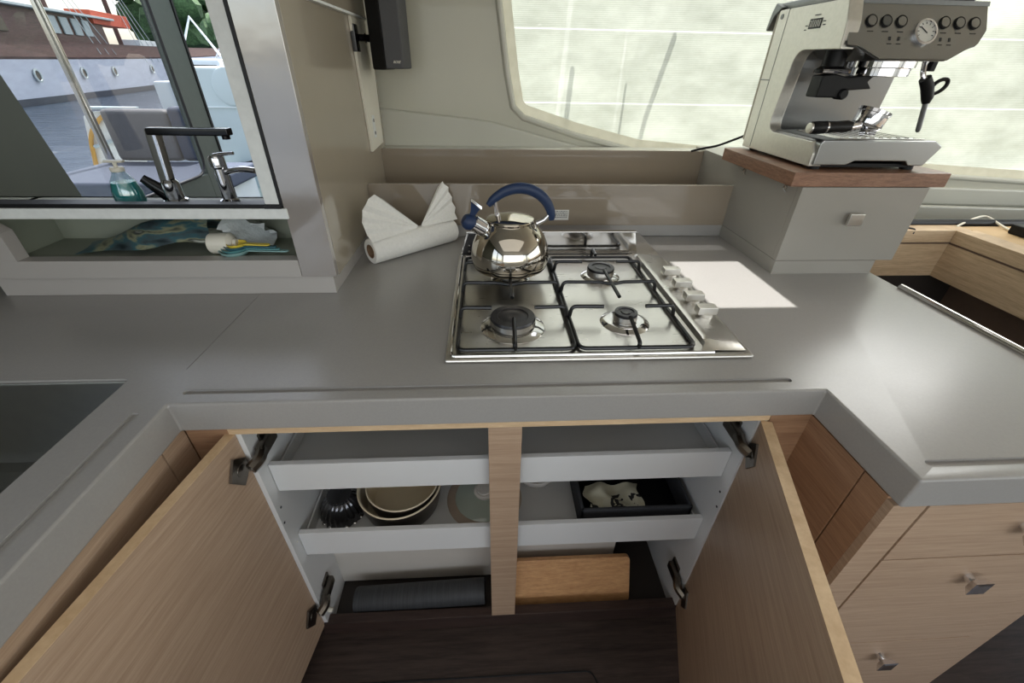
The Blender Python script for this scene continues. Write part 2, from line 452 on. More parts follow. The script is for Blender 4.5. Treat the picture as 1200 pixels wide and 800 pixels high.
# window: frame rim, sewn hem of the screen, mesh, battens, snaps
win = B(); add_tube(win, [(x, 1.040, z) for x, z in WE], .011, 10)
window = struct('window_1', win, M['wall_lo'])
def off(poly, d):
    out = []
    for i, p in enumerate(poly):
        a = V(poly[max(i-1, 0)]); b = V(poly[min(i+1, len(poly)-1)]); t = (b-a).normalized()
        nrm = V((-t.y, t.x)); out.append((p[0]+nrm.x*d, p[1]+nrm.y*d))
    return out
h0, h1 = off(WE, .004), off(WE, .040)
bm = B(); add_quadstrip(bm, [[(x, 1.052, z) for x, z in h0], [(x, 1.052, z) for x, z in h1]])
obj('screen_hem', bm, M['hem'], window)
bm = B()
sc = off(WE, .0)
add_prism(bm, sc+[(3.4, 1.02)], 'y', 1.062, 1.0625)
obj('sun_screen', bm, M['screen'], window, smooth=False)
for x, z in ((.196, .327), (.552, .224), (1.965, .105)):
    bm = B(); add_lathe(bm, [(0, 0), (.009, 0), (.009, -.003), (.006, -.006), (0, -.007)], (x, 1.05, z), 'y', 18)
    obj('snap_button', bm, M['steel_pol'], window, label='small round metal snap on the screen hem')

# other walls (behind and beside the photographer)
bm = B()
add_box(bm, -1.3, 3.4, -2.66, -2.6, FL, -.05); add_box(bm, -1.3, 3.4, -2.66, -2.6, .95, CZ)
add_box(bm, -1.3, -1.0, -2.66, -2.6, -.05, .95); add_box(bm, 3.1, 3.4, -2.66, -2.6, -.05, .95)
struct('wall_rear', bm, M['ceiling'])
bm = B(); add_box(bm, 3.4, 3.46, -2.66, 1.08, FL, .0); add_box(bm, 3.4, 3.46, -2.66, 1.08, .85, CZ)
struct('wall_right', bm, M['ceiling'])
bm = B(); add_prism(bm, [(-.7, FL), (1.05, FL), (.975, -.25), (.93, .02), (.865, .435), (.805, 1.02), (-.7, 1.02)], 'x', -1.36, -1.30)
add_box(bm, -1.36, -1.30, -2.6, -.7, FL, -.15); add_box(bm, -1.36, -1.30, -2.6, -.7, .9, 1.02); add_box(bm, -1.36, -1.30, -1.45, -1.38, -.15, .9)
struct('wall_left', bm, M['bulk'])

# sliding glass door to the cockpit (stands open)
door = thing('door_1', 'sliding glass cockpit door', 'door'); del door['label'], door['category']; door['kind'] = 'structure'
bm = B(); add_box(bm, -1.335, -1.305, 1.672, 1.832, FL, 1.01, .004)
obj('door_stile', bm, M['door_alu'], door)
bm = B(); add_box(bm, -1.335, -1.305, .60, 1.672, FL+.02, -.012, .004); add_box(bm, -1.335, -1.305, .60, 1.672, .92, 1.01, .004)
obj('door_rail', bm, M['door_alu'], door)
bm = B()
add_tube(bm, smooth_path([(-1.303, .80, -.008), (-1.303, 1.666, -.008), (-1.303, 1.666, .92)], .09, 8), .006, 8)
add_box(bm, -1.34, -1.30, 1.832, 1.846, FL, 1.01)
obj('door_gasket', bm, M['gasket'], door)
bm = B(); add_box(bm, -1.322, -1.318, .62, 1.668, -.012, .92)
obj('glass_pane', bm, M['glass_tint'], door)

# ================================================================== WORKTOP
bm = B()
out = [(-1.28, -1.5), (-.436, -1.5), (-.436, YF), (.670, YF), (.670, -.289), (1.146, -.289), (1.146, .70), (-1.28, .70)]
add_prism(bm, out, 'z', -.060, 0, bev=.0045, seg=3)
ct = obj('countertop', bm, M['counter'], origin=(0, 0, -.06))
tag(ct, 'grey solid surface galley worktop with routed drip grooves', 'countertop')
cut = []
bm = B(); add_prism(bm, smooth_path([(-1.05, -.62), (-.5405, -.62), (-.5405, -.024), (-1.05, -.024), (-1.05, -.621)], .012, 4)[:-1], 'z', -.1, .05)
cut.append(obj('c', bm, M['counter']))
def capsule(p, q, r):
    p, q = V(p), V(q); d = (q-p).normalized(); n = V((-d.y, d.x)); o = []
    for i in range(9): a = PI/2+PI*i/8; o.append(p+n*math.sin(a)*r+d*math.cos(a)*r)
    for i in range(9): a = -PI/2+PI*i/8; o.append(q+n*math.sin(a)*r+d*math.cos(a)*r)
    return [tuple(x) for x in o]
for p, q in (((-.4225, -.0643), (.619, -.0650)), ((-.4715, -.118), (-.4735, -1.3)), ((.709, -.2600), (1.10, -.2600))):
    bm = B(); add_prism(bm, capsule(p, q, .0064), 'z', -.0050, .02); cut.append(obj('c', bm, M['counter']))
bm = B(); add_box(bm, -.4605, -.4593, .00, .33, -.0015, .02); cut.append(obj('c', bm, M['counter']))
boolean(ct, cut)
bm = B(); add_tube(bm, [(1.146, .30, .003), (1.146, -.27, .003)], .0085, 12)
tag(obj('edge_rail', bm, M['steel_pol'], origin=(1.146, 0, 0)), 'polished steel rail along the right edge of the grey worktop', 'rail')

# sink under the cut-out
sk = thing('sink', 'stainless undermount sink set in the worktop at lower left', 'sink', (-.80, -.3, -.2))
bm = B()
x0, x1, y0, y1 = -1.0495, -.5410, -.6195, -.0245
def ring(i, z): return [(x0+i, y0+i, z), (x1-i, y0+i, z), (x1-i, y1-i, z), (x0+i, y1-i, z), (x0+i, y0+i, z)]
add_quadstrip(bm, [ring(.0, -.0045), ring(.0035, -.004), ring(.005, -.008), ring(.008, -.16), ring(.016, -.182), ring(.034, -.188)])
add_quadstrip(bm, [[(x0+.034, y0+.034, -.188), (x1-.034, y0+.034, -.188)], [(x0+.034, y1-.034, -.188), (x1-.034, y1-.034, -.188)]])
bmesh.ops.recalc_face_normals(bm, faces=bm.faces[:]); bmesh.ops.reverse_faces(bm, faces=bm.faces[:])
obj('basin', bm, M['sink_steel'], sk)
bm = B(); add_lathe(bm, [(.042, 0), (.040, .003), (.030, .002), (.012, -.002), (0, -.002)], (-.80, -.30, -.188), 'z', 28)
obj('drain', bm, M['steel_pol'], sk)

# ================================================================== BACKSPLASH SHELF
us = thing('backsplash', 'long glossy taupe upstand with a narrow shelf behind the hob', 'backsplash', (.29, YB, 0))
bm = B(); add_box(bm, XT, XB, YB, YB+.014, .037, .1624, .0012); obj('board', bm, M['gloss_board'], us, label='lower front board of the upstand')
bm = B(); add_box(bm, XT, XB, YB+.004, YB+.016, 0, .037); obj('base_strip', bm, M['counter'], us)
bm = B(); add_box(bm, XT, XB, YB2, YB2+.014, .05, .222, .0012); obj('board', bm, M['gloss_board'], us, label='taller rear board of the upstand')
bm = B(); add_box(bm, XT, XB, YB+.014, YB2, .05, .062); obj('shelf_floor', bm, M['gloss_board'], us)
bm = B(); add_box(bm, XT, XB, YB2+.014, 1.024, .205, .221); obj('top_ledge', bm, M['wall_lo'], us)
bm = B(); add_box(bm, .283, .341, YB-.0012, YB, .0545, .0865); lb = obj('warning_label', bm, M['label'], us, label='white printed sticker')
bm = B()
for i in range(5):
    x = .2865; z = .0820-i*.0047
    while x < .336:
        w = random.uniform(.003, .009); add_box(bm, x, min(x+w, .3375), YB-.0016, YB-.0012, z-.0011, z+.0011); x += w+.0022
obj('print_line', bm, M['print'], lb)

# ================================================================== RAISED CABINET (right)
rc = thing('raised_cabinet', 'grey lacquered box cabinet on the worktop under the coffee machine', 'cabinet', (1.0, .55, 0))
bm = B(); add_box(bm, XB, 1.136, .394, .70, 0, .0375); obj('plinth', bm, M['box_grey'], rc)
bm = B(); add_box(bm, XB, 1.178, .412, 1.02, .038, .228, .001); obj('carcass', bm, M['box_grey'], rc)
bm = B(); add_box(bm, XB-.001, 1.181, .3927, .411, .0385, .2285, .0015); df = obj('door', bm, M['box_grey'], rc)
bm = B(); add_box(bm, .990, 1.028, .372, .380, .139, .169, .002); add_cyl(bm, (1.009, .380, .154), .008, .014, 'y', 16)
obj('knob', bm, M['steel'], df, label='square brushed steel knob')
for y in (.66, .455):
    bm = B(); add_cyl(bm, (XB-.004, y, .214), .005, .006, 'x', 14); add_tube(bm, [(XB-.004, y, .220), (XB-.012, y-.005, .214), (XB-.006, y-.012, .206), (XB-.002, y-.004, .206)], .0013, 6)
    obj('board_clip', bm, M['steel_pol'], rc, label='small steel clip below the wooden board')

bm = B(); add_box(bm, .820, 1.217, .392, .752, .2295, .2625, .002)
tag(obj('wooden_board', bm, M['walnut_board'], origin=(1.02, .57, .2295)), 'reddish brown butcher block board under the coffee machine', 'board')

# ================================================================== ESPRESSO MACHINE
es = thing('espresso_machine', 'brushed steel espresso machine standing on the wooden board', 'coffee machine', (1.03, .58, .2625))
EX0, EX1 = .872, 1.192
base_z, tray_z = .270, .325
# C shaped side silhouette (y, z) with rounded inner corners
side = [(.745, base_z), (.745, .600), (.488, .600), (.470, .560), (.462, .512)]
inner = smooth_path([(.462, .508), (.618, .510), (.640, .325), (.440, .325)], .035, 6)
side += [(p.x, p.y) for p in inner] + [(.425, .300), (.425, base_z)]
bm = B(); add_prism(bm, side, 'x', EX0-.003, EX0+.030, bev=.003)
obj('side_panel', bm, M['esp_side'], es, label='pale steel left side panel')
side_r = [(.745, base_z), (.745, .600), (.60, .600), (.63, .49), (.645, .325), (.60, .30), (.60, base_z)]
bm = B(); add_prism(bm, side_r, 'x', EX0+.030, EX1-.02, bev=.003)
obj('body', bm, M['esp'], es)
bm = B(); add_box(bm, EX0+.004, EX1-.006, .747, .768, .285, .606, .004)
obj('water_tank', bm, M['tank'], es)
bm = B(); add_box(bm, EX0-.0038, EX0+.0025, .7000, .7012, .275, .600); add_box(bm, EX0-.0038, EX0+.0025, .701, .745, .442, .4445)
add_cyl(bm, (EX0-.0045, .727, .585), .006, .002, 'x', 14)
obj('tank_joint', bm, M['esp_dark'], es)
bm = B(); add_box(bm, EX0+.01, EX1-.02, .50, .775, .6005, .618, .006)
add_prism(bm, [(.775, .618), (.785, .60), (.795, .560), (.788, .556), (.770, .59), (.74, .606)], 'x', EX0-.002, EX0+.10, bev=.003)
obj('top_cover', bm, M['esp_dark'], es)
# head with slanted control panel
hp = [(EX0+.003, .598), (EX1+.004, .600), (EX1+.010, .548), (EX1-.008, .519), (EX1-.030, .513), (1.115, .489), (.955, .488), (.905, .511), (EX0+.003, .513)]
bm = B()
def yfr(z): return .4535+(z-.51)*.45
lo = [bm.verts.new((x, yfr(z), z)) for x, z in hp]; hi = [bm.verts.new((x, .64, z)) for x, z in hp]
bm.faces.new(lo); bm.faces.new(hi)
for i in range(len(hp)): j = (i+1) % len(hp); bm.faces.new((lo[i], lo[j], hi[j], hi[i]))
bmesh.ops.recalc_face_normals(bm, faces=bm.faces[:]); bmesh.ops.bevel(bm, geom=bm.edges[:], offset=.004, segments=2, affect='EDGES')
head = obj('brew_head', bm, M['esp'], es)
TILT = math.atan(.45)
def on_panel(x, z, d=0):
    return Matrix.Translation((x, yfr(z)-d, z)) @ Matrix.Rotation(-TILT, 4, 'X')
bm = B()
add_prism(bm, [(EX0+.02, .6005), (EX1+.001, .6005), (EX1+.004, .592), (EX0+.02, .592)], 'y', yfr(.597)-.003, .56)
obj('dark_lip', bm, M['esp_dark'], head)
for x in (.927, .961, .996, 1.096, 1.131, 1.166):
    bm = B(); add_lathe(bm, [(.0125, 0), (.0125, -.003), (.0105, -.0035), (.0105, -.001)], (0, 0, 0), 'y', 28, on_panel(x, .560))
    rg = obj('button_ring', bm, M['black'], head)
    bm = B(); add_lathe(bm, [(0, -.0042), (.0095, -.0036), (.0102, -.0008)], (0, 0, 0), 'y', 28, on_panel(x, .560))
    obj('button', bm, M['esp'] if abs(x-.961) > .003 else M['esp_dark'], rg)
bm = B(); add_lathe(bm, [(.026, 0), (.026, -.006), (.022, -.007), (.021, -.003)], (0, 0, 0), 'y', 40, on_panel(1.052, .541))
ga = obj('pressure_gauge', bm, M['chrome'], head)
bm = B(); add_lathe(bm, [(0, -.0035), (.0215, -.0035)], (0, 0, 0), 'y', 40, on_panel(1.052, .541)); obj('gauge_dial', bm, M['dial'], ga)
bm = B(); add_box(bm, -.0008, .0008, -.0052, -.0042, -.004, .016, mtx=on_panel(1.052, .541) @ Matrix.Rotation(-.9, 4, 'Y'))
for k in range(9):
    add_box(bm, -.0006, .0006, -.0046, -.0038, .0155, .0195, mtx=on_panel(1.052, .541) @ Matrix.Rotation(-2.0+k*.5, 4, 'Y'))
obj('gauge_needle', bm, M['print'], ga)
for x in (.974, .995, 1.092, 1.113):
    bm = B(); add_box(bm, -.0022, .0022, -.0012, 0, -.0035, .0035, mtx=on_panel(x, .529)); obj('indicator_lamp', bm, M['print'], head)
    bm = B(); add_box(bm, -.005, .005, -.0006, 0, -.0008, .0008, mtx=on_panel(x, .5195)); obj('panel_caption', bm, M['print'], head)
for x in (.927, .961, .996, 1.096, 1.131, 1.166):
    bm = B(); add_box(bm, -.007, .007, -.0006, 0, -.0009, .0009, mtx=on_panel(x, .5415)); obj('panel_caption', bm, M['print'], head)
bm = B(); add_box(bm, EX0-.0042, EX0-.002, .555, .600, .551, .571, .0005); gd = obj('grind_display', bm, M['black_gl'], es)
bm = B()
for i in range(6): add_box(bm, EX0-.0048, EX0-.0042, .5595+i*.0065, .5615+i*.0065, .5545, .5675)
obj('display_mark', bm, M['dial'], gd)
for ya, yb, za, zb_ in ((.567, .588, .5765, .5785), (.542, .551, .563, .565), (.604, .613, .557, .559), (.540, .549, .556, .558), (.606, .614, .549, .551)):
    bm = B(); add_box(bm, EX0-.0038, EX0-.002, ya, yb, za, zb_); obj('display_caption', bm, M['print'], es)
# group head, grinder cradle
bm = B(); add_lathe(bm, [(0, .457), (.060, .457), (.064, .459), (.064, .474), (.070, .476), (.070, .492), (0, .492)], (1.045, .545, 0), 'z', 44)
obj('group_head', bm, M['chrome'], es)
bm = B()
add_cyl(bm, (.917, .535, .466), .024, .05, 'z', 24, .003)
add_lathe(bm, [(0, .462), (.034, .462), (.034, .469), (.022, .478), (0, .478)], (.917, .535, 0), 'z', 28)
gc = obj('grinder_outlet', bm, M['black'], es)
bm = B(); add_tube(bm, [(.885, .515, .467), (.905, .505, .467), (.945, .507, .467)], .005, 8); obj('outlet_lip', bm, M['chrome'], gc)
bm = B(); add_prism(bm, [(.889, .458), (.917, .462), (.953, .455), (1.02, .463), (1.006, .446), (1.022, .432), (.965, .428), (.95, .412), (.888, .412)], 'y', .512, .556, bev=.004)
add_cyl(bm, (.953, .506, .420), .012, .03, 'y', 18, .003)
obj('cradle_fork', bm, M['black'], gc)
# drip tray
bm = B()
bp = [(EX0+.003, base_z+.004), (EX0+.003, .322), (EX0+.012, .330), (EX1-.03, .330), (EX1-.008, .318), (EX1-.035, base_z+.004), (EX1-.075, base_z+.004), (EX1-.085, base_z+.014), (EX0+.105, base_z+.014), (EX0+.085, base_z+.004)]
add_prism(bm, bp, 'y', .418, .62, bev=.003)
dt = obj('drip_tray', bm, M['esp'], es)
bm = B()
add_box(bm, EX0+.055, EX1-.045, .436, .60, .330, .3325, .001)
for i in range(9): add_box(bm, EX0+.065+i*.022, EX0+.075+i*.022, .445, .59, .3325, .334)
obj('tray_grid', bm, M['steel_pol'], dt)
bm = B()
for x in (EX0+.025, EX1-.05):
    for y in (.445, .72): add_cyl(bm, (x, y, .2626), .014, .010, 'z', 18)
add_box(bm, EX0+.015, EX1-.05, .435, .735, .268, .276)
obj('foot', bm, M['black'], es)
# steam wand
bm = B()
add_tube(bm, smooth_path([(1.128, .515, .492), (1.128, .505, .462), (1.142, .50, .448), (1.163, .50, .420)], .015, 4), .0055, 10)
wd = obj('steam_wand', bm, M['chrome'], es)
bm = B(); add_tube(bm, [(1.134, .50, .456), (1.150, .50, .438), (1.163, .50, .415), (1.165, .50, .404)], [.012, .013, .012, .008], 12)
obj('wand_collar', bm, M['black'], wd)
bm = B(); ringp = [(1.178+.018*math.cos(2*PI*i/24)*1.0, .50, .440+.014*math.sin(2*PI*i/24)+.006*math.cos(2*PI*i/24)) for i in range(24)]
add_tube(bm, ringp, .0045, 8, closed=True); obj('wand_ring', bm, M['black'], wd)
bm = B(); add_tube(bm, [(1.165, .50, .404), (1.179, .50, .345), (1.1795, .50, .340)], [.006, .0058, .003], 12); obj('wand_tip', bm, M['esp_dark'], wd)
bm = B(); add_box(bm, 1.155, 1.168, .52, .535, .470, .492, .002); obj('water_spout', bm, M['black'], es)
# mains lead
bm = B(); add_tube(bm, smooth_path([(.775, .88, .232), (.80, .86, .244), (.845, .85, .253), (.885, .83, .275), (.905, .78, .30), (.90, .77, .315)], .03, 5), .0035, 8)
obj('power_cord', bm, M['black'], es)

# portafilter lying on the tray
pf = thing('portafilter', 'chrome portafilter with black handle lying on the drip tray', 'portafilter', (.96, .48, .334))
bm = B(); add_lathe(bm, [(.0105, 0), (.0135, .004), (.0145, .02), (.0125, .07), (.0135, .10), (.010, .112)], (.861, .4565, .3515), 'x', 22, Matrix.Rotation(-.03, 4, 'Y') @ Matrix.Rotation(.12, 4, 'Z'))
obj('handle', bm, M['black'], pf)
bm = B(); add_lathe(bm, [(0, -.002), (.0115, -.001), (.0125, .003)], (.860, .4565, .3515), 'x', 20); obj('handle_cap', bm, M['steel'], pf)
bm = B(); add_lathe(bm, [(.0138, 0), (.0142, .002), (.0138, .004)], (.900, .461, .353), 'x', 22); obj('handle_ring', bm, M['chrome'], pf)
hm = Matrix.Rotation(.28, 4, 'Y')
bm = B(); add_lathe(bm, [(.016, -.020), (.030, -.014), (.034, -.008), (.034, .016), (.0365, .017), (.0365, .024), (.031, .024), (.030, -.004), (0, -.006)], (1.022, .480, .366), 'z', 36, hm)
add_tube(bm, [(.968, .468, .353), (.992, .473, .357)], [.010, .012], 14)
obj('filter_head', bm, M['chrome'], pf)
bm = B(); add_tube(bm, smooth_path([(1.022, .480, .353), (1.022, .474, .343), (1.002, .462, .3420)], .01, 4), .0075, 10); add_tube(bm, smooth_path([(1.022, .480, .353), (1.026, .478, .343), (1.042, .468, .3420)], .01, 4), .0075, 10)
obj('spout', bm, M['chrome'], pf)

# ================================================================== HOB
hb = thing('gas_hob', 'stainless four burner gas hob set on the grey worktop', 'hob', (.295, .26, 0))
W, D = .590, .520
bm = B()
out2 = [(0, 0), (W, 0), (W, .47), (W-.018, D), (0, D)]
add_prism(bm, out2, 'z', .0005, .0095, bev=.0042, seg=3)
tr = obj('tray', bm, M['steel'], hb)
bm = B(); add_box(bm, .014, .500, .010, .500, .0092, .0105, .0005); obj('well_plate', bm, M['steel'], tr)
bm = B()
def rim(pts, r): add_tube(bm, smooth_path(pts, .012, 4), r, 8)
rim([(.515, .012, .010), (.010, .012, .010), (.010, .505, .010), (.50, .505, .010)], .0035)
obj('raised_rim', bm, M['steel_pol'], tr)
# control panel wedge
bm = B()
sec = lambda y, k=1.0: [(.4985, y, .009), (.503, y, .009+.0135*k), (.514, y, .009+.0165*k), (.578, y, .009+.004*k), (.582, y, .009)]
rows = [[(x, y, .009) for x, _, _ in sec(.004)], [(.470, .006, .010), (.488, .010, .012), (.520, .014, .0125), (.578, .014, .011), (.582, .014, .009)], sec(.030, .85), sec(.050), sec(.470), sec(.490, .8), [(x, .505, .009) for x, _, _ in sec(.505)]]
add_quadstrip(bm, rows)
bmesh.ops.recalc_face_normals(bm, faces=bm.faces[:])
cp = obj('control_panel', bm, M['steel'], hb, angle=50)
bmk = bmesh.new()
kn = None
for (kx, ky) in ((.5475, .340), (.5475, .268), (.5475, .200), (.5485, .137)):
    bm = B()
    add_cyl(bm, (kx, ky, .012), .019, .004, 'z', 28, .001)
    add_lathe(bm, [(0, 0), (.0155, 0), (.0165, .004), (.0160, .012), (0, .012)], (kx, ky, .016), 'z', 28)
    add_prism(bm, [(kx-.0205, .0262), (kx-.0220, .030), (kx-.0205, .0435), (kx+.0205, .0435), (kx+.0220, .030), (kx+.0205, .0262)], 'y', ky-.0115, ky+.0115, bev=.002)
    obj('knob', bm, M['knob_steel'], cp)
bmk.free()
# splash guard standing up along the back
bm = B()
add_prism(bm, [(.004, .002), (.520, .002), (.503, .076), (.026, .076)], 'y', .522, .528)
add_box(bm, .024, .505, .514, .530, .074, .0775, .001)
sg = obj('splash_guard', bm, M['steel_pol'], hb)
bm = B(); add_box(bm, .02, .505, .519, .5215, .003, .010); obj('guard_hinge', bm, M['black'], sg)
bm = B(); add_prism(bm, [(.008, .006), (.045, .006), (.060, .070), (.029, .070)], 'y', .5195, .5218); obj('hinge_cover', bm, M['burner_cap'], sg)
bm = B()
for z in (.020, .036): add_cyl(bm, (.030, .5165, z), .0035, .003, 'y', 12)
obj('hinge_bolt', bm, M['steel_pol'], sg)
def burner(x, y, rp, rc):
    bm = B(); add_lathe(bm, [(rp, .0105), (rp*.97, .0125), (rp*.80, .0165), (rp*.70, .0175), (rc*1.0, .0165), (rc*.9, .0165)], (x, y, 0), 'z', 44)
    pl = obj('burner', bm, M['steel_pol'], hb)
    bm = B(); add_lathe(bm, [(rc*.9, .0165), (rc*.9, .020), (rc*1.02, .0215), (rc*1.0, .030), (rc*.9, .0315)], (x, y, 0), 'z', 60, ribs=30, ribamp=.012)
    obj('flame_ring', bm, M['burner_alu'], pl)
    bm = B(); add_lathe(bm, [(rc*1.0, .0300), (rc*1.02, .0325), (rc*.98, .0365), (rc*.70, .0370), (rc*.66, .0350), (rc*.5, .0352), (rc*.42, .0368), (rc*.2, .0362), (0, .0362)], (x, y, 0), 'z', 44)
    obj('burner_cap', bm, M['burner_cap'], pl)
burner(.132, .116, .067, .046); burner(.139, .360, .050, .034); burner(.3725, .364, .050, .034); burner(.3715, .128, .052, .024)

def pan_support(x0, x1, cx, label):
    ps = thing('pan_support', label, 'pan support', ((x0+x1)/2, .24, .0105), 'pan supports on the hob')
    zb, zt, r = .0165, .0425, .0042
    bm = B()
    y0, y1 = .022, .478
    loop = smooth_path([(x0+.05, y0, zb), (x1, y0, zb), (x1, y1, zb), (x0, y1, zb), (x0, y0, zb), (x0+.051, y0, zb)], .018, 5)
    add_tube(bm, loop[:-1], r, 8, closed=True)
    for px, py in ((x0, y0+.03), (x1, y0+.03), (x0, y1-.03), (x1, y1-.03)): add_cyl(bm, (px, py, .0106), .004, .006, 'z', 10)
    obj('frame', bm, M['grate'], ps)
    def fing(pts):
        b = B(); add_tube(b, smooth_path(pts, .010, 4), r, 8); obj('finger', b, M['grate'], ps)
    for y in (.142, .385):
        fing([(x0, y, zb), (x0+.004, y, zt), (cx-.045, y-.002, zt)])
        fing([(x1, y, zb), (x1-.004, y, zt), (cx+.045, y-.002, zt)])
    b = B()
    add_tube(b, smooth_path([(x0, .262, zb), (x0+.004, .262, zt), (cx-.03, .260, zt), (cx, .248, zt), (cx+.03, .260, zt), (x1-.004, .262, zt), (x1, .262, zb)], .010, 4), r, 8)
    add_tube(b, [(cx, .326, zt), (cx, .184, zt)], r, 8)
    obj('crossbar', b, M['grate'], ps)
    fing([(cx-.002, y0, zb), (cx-.003, y0-.006, zt-.012), (cx-.001, .094, zt)])
    fing([(cx+.002, y1, zb), (cx+.003, y1, zt), (cx, .428, zt)])
    return ps
pan_support(.0225, .2475, .134, 'black wire pan support on the left half of the hob, under the kettle')
pan_support(.2545, .4815, .371, 'black wire pan support on the right half of the hob, beside the knobs')

# ================================================================== KETTLE
kc = V((.137, .352, 0))
kt = thing('kettle', 'polished steel whistling kettle with navy handle on the rear left burner', 'kettle', (kc.x, kc.y, .0467))
bm = B()
add_lathe(bm, [(0, .0470), (.080, .0470), (.0875, .0485), (.0905, .053), (.0912, .060), (.0925, .0615), (.0945, .066), (.0950, .078), (.0935, .092), (.0895, .108), (.0825, .124), (.0725, .1395), (.0620, .1505), (.0560, .1565), (.0545, .161)], kc, 'z', 64)
obj('body', bm, M['kettle'], kt)
bm = B()
add_lathe(bm, [(.0560, .1585), (.0570, .1625), (.0555, .1655), (.0500, .1680), (.030, .1735), (.012, .1760), (0, .1762)], kc, 'z', 48)
obj('lid', bm, M['kettle'], kt)
bm = B()
hd = arc_pts(kc+V((-.048, -.004, .200)), kc+V((.020, .0, .242)), kc+V((.104, .004, .158)), 22)
hpts = [kc+V((-.052, -.004, .196)), kc+V((-.036, -.003, .213)), kc+V((-.012, -.002, .228)), kc+V((.016, 0, .2345)), kc+V((.044, .001, .231)), kc+V((.068, .002, .219)), kc+V((.086, .003, .200)), kc+V((.096, .004, .178)), kc+V((.0985, .004, .160))]
fine = smooth_path(hpts, .02, 4)
n = len(fine)
add_tube(bm, fine, [.0075+.0025*math.sin(PI*i/(n-1)) if 0 < i < n-1 else .005 for i in range(n)], 14, ry=1.25)
obj('handle', bm, M['navy'], kt, label='navy plastic arched handle')
bm = B(); add_tube(bm, [kc+V((-.036, -.003, .212)), kc+V((-.033, -.003, .190)), kc+V((-.030, -.003, .168))], [.0055, .0055, .0065], 12)
obj('handle_post', bm, M['chrome'], kt); bm = B()
add_tube(bm, [kc+V((.095, .004, .176)), kc+V((.080, .003, .160)), kc+V((.062, .002, .152))], [.005, .0055, .0065], 12)
obj('handle_post', bm, M['chrome'], kt)
sd = V((-.80, -.22, .56)).normalized(); sp0 = kc+V((-.050, -.018, .138)); q = sd.to_track_quat('Z', 'Y').to_matrix().to_4x4()
bm = B(); add_lathe(bm, [(.021, -.004), (.0175, .008), (.0165, .014), (.0185, .015), (.0185, .045), (.016, .047)], sp0, 'z', 28, q)
obj('spout', bm, M['chrome'], kt)
bm = B()
tip = sp0+sd*.046
add_lathe(bm, [(0, .018), (.011, .016), (.017, .009), (.019, 0), (.0165, -.008), (.010, -.012)], tip+V((-.008, -.004, .002)), 'z', 24, q)
lv = V((.55, -.05, .82)).normalized()
rows = []
p0 = tip+V((-.004, -.002, .012))
for s, wd2, off2 in ((0, .010, 0), (.016, .010, .0), (.032, .016, .004), (.038, .021, .010)):
    cpt = p0+lv*s*.9+V((-.010, 0, .003))*(s/.038)
    a = V((.62, .35, -.58)).normalized()
    rows.append([cpt-a*wd2*.6, cpt+a*wd2])
rr = []
for a, b in rows:
    rr.append([a+V((0, -.005, 0)), b+V((0, -.005, 0)), b+V((0, .005, 0)), a+V((0, .005, 0)), a+V((0, -.005, 0))])
add_quadstrip(bm, rr)
obj('whistle_cap', bm, M['navy'], kt, label='navy whistle cap with thumb lever')
bm = B(); a, b = rows[-1]; add_tube(bm, [a+V((0, -.006, .001)), b+V((0, -.006, .001))], .0022, 8); add_tube(bm, [a+V((0, .006, .001)), b+V((0, .006, .001))], .0022, 8)
obj('lever_edge', bm, M['chrome'], kt)

# ================================================================== PAPER TOWEL ROLL
A0, A1 = V((-.237, .481, 0)), V((-.026, .667, 0)); R0 = .0345
pt = thing('paper_towel_roll', 'white paper towel roll lying on the worktop with two folded fans', 'paper towel', ((A0.x+A1.x)/2, (A0.y+A1.y)/2, 0))
dr = (A1-A0).normalized(); L = (A1-A0).length; qm = dr.to_track_quat('Z', 'Y').to_matrix().to_4x4()
bm = B(); add_lathe(bm, [(.019, .001), (R0-.003, 0), (R0, .003), (R0, L-.004), (R0-.004, L), (.019, L)], A0+V((0, 0, R0)), 'z', 44, qm)
obj('roll', bm, M['paper'], pt)
bm = B(); add_lathe(bm, [(.019, L-.001), (.019, .0), (.017, .0), (.017, L)], A0+V((0, 0, R0)), 'z', 32, qm); obj('core', bm, M['card'], pt)
nrm = V((-dr.y, dr.x, 0))
def fan(s0, tip_pts, nf, name='folded_sheet'):
    """pleated fan: apex at the crease s0 along the roll, outer edge through tip_pts (s, z, back)"""
    bm = B(); apex = A0+dr*(L*s0)-nrm*.004; rows = []
    P = [V(t) for t in tip_pts]
    outer = []
    for i in range(nf+1):
        f = i/nf*(len(P)-1); k = min(int(f), len(P)-2); outer.append(P[k].lerp(P[k+1], f-k))
    for rfrac in (.05, .35, .7, 1.0):
        row = []
        for i, o in enumerate(outer):
            pos = A0+dr*(L*o.x)+nrm*o.z; pos.z = o.y
            ap = apex.copy(); ap.z = 2*R0-.001
            p = ap.lerp(pos, rfrac)+nrm*((.0045 if i % 2 else -.0045)*rfrac); row.append(p)
        rows.append(row)
    add_quadstrip(bm, rows)
    t = bmesh.new()
    o = obj(name, bm, M['paper'], pt, angle=12)
    t.free(); return o
fan(.58, [(.0, .066, -.018), (-.03, .100, -.004), (-.02, .130, .004), (.04, .158, .008), (.15, .178, .012), (.22, .164, .012)], 10)
fan(.58, [(.84, .150, .010), (.93, .180, .012), (1.00, .160, .012), (1.03, .130, .008), (1.05, .100, .002), (1.02, .070, -.016)], 10)

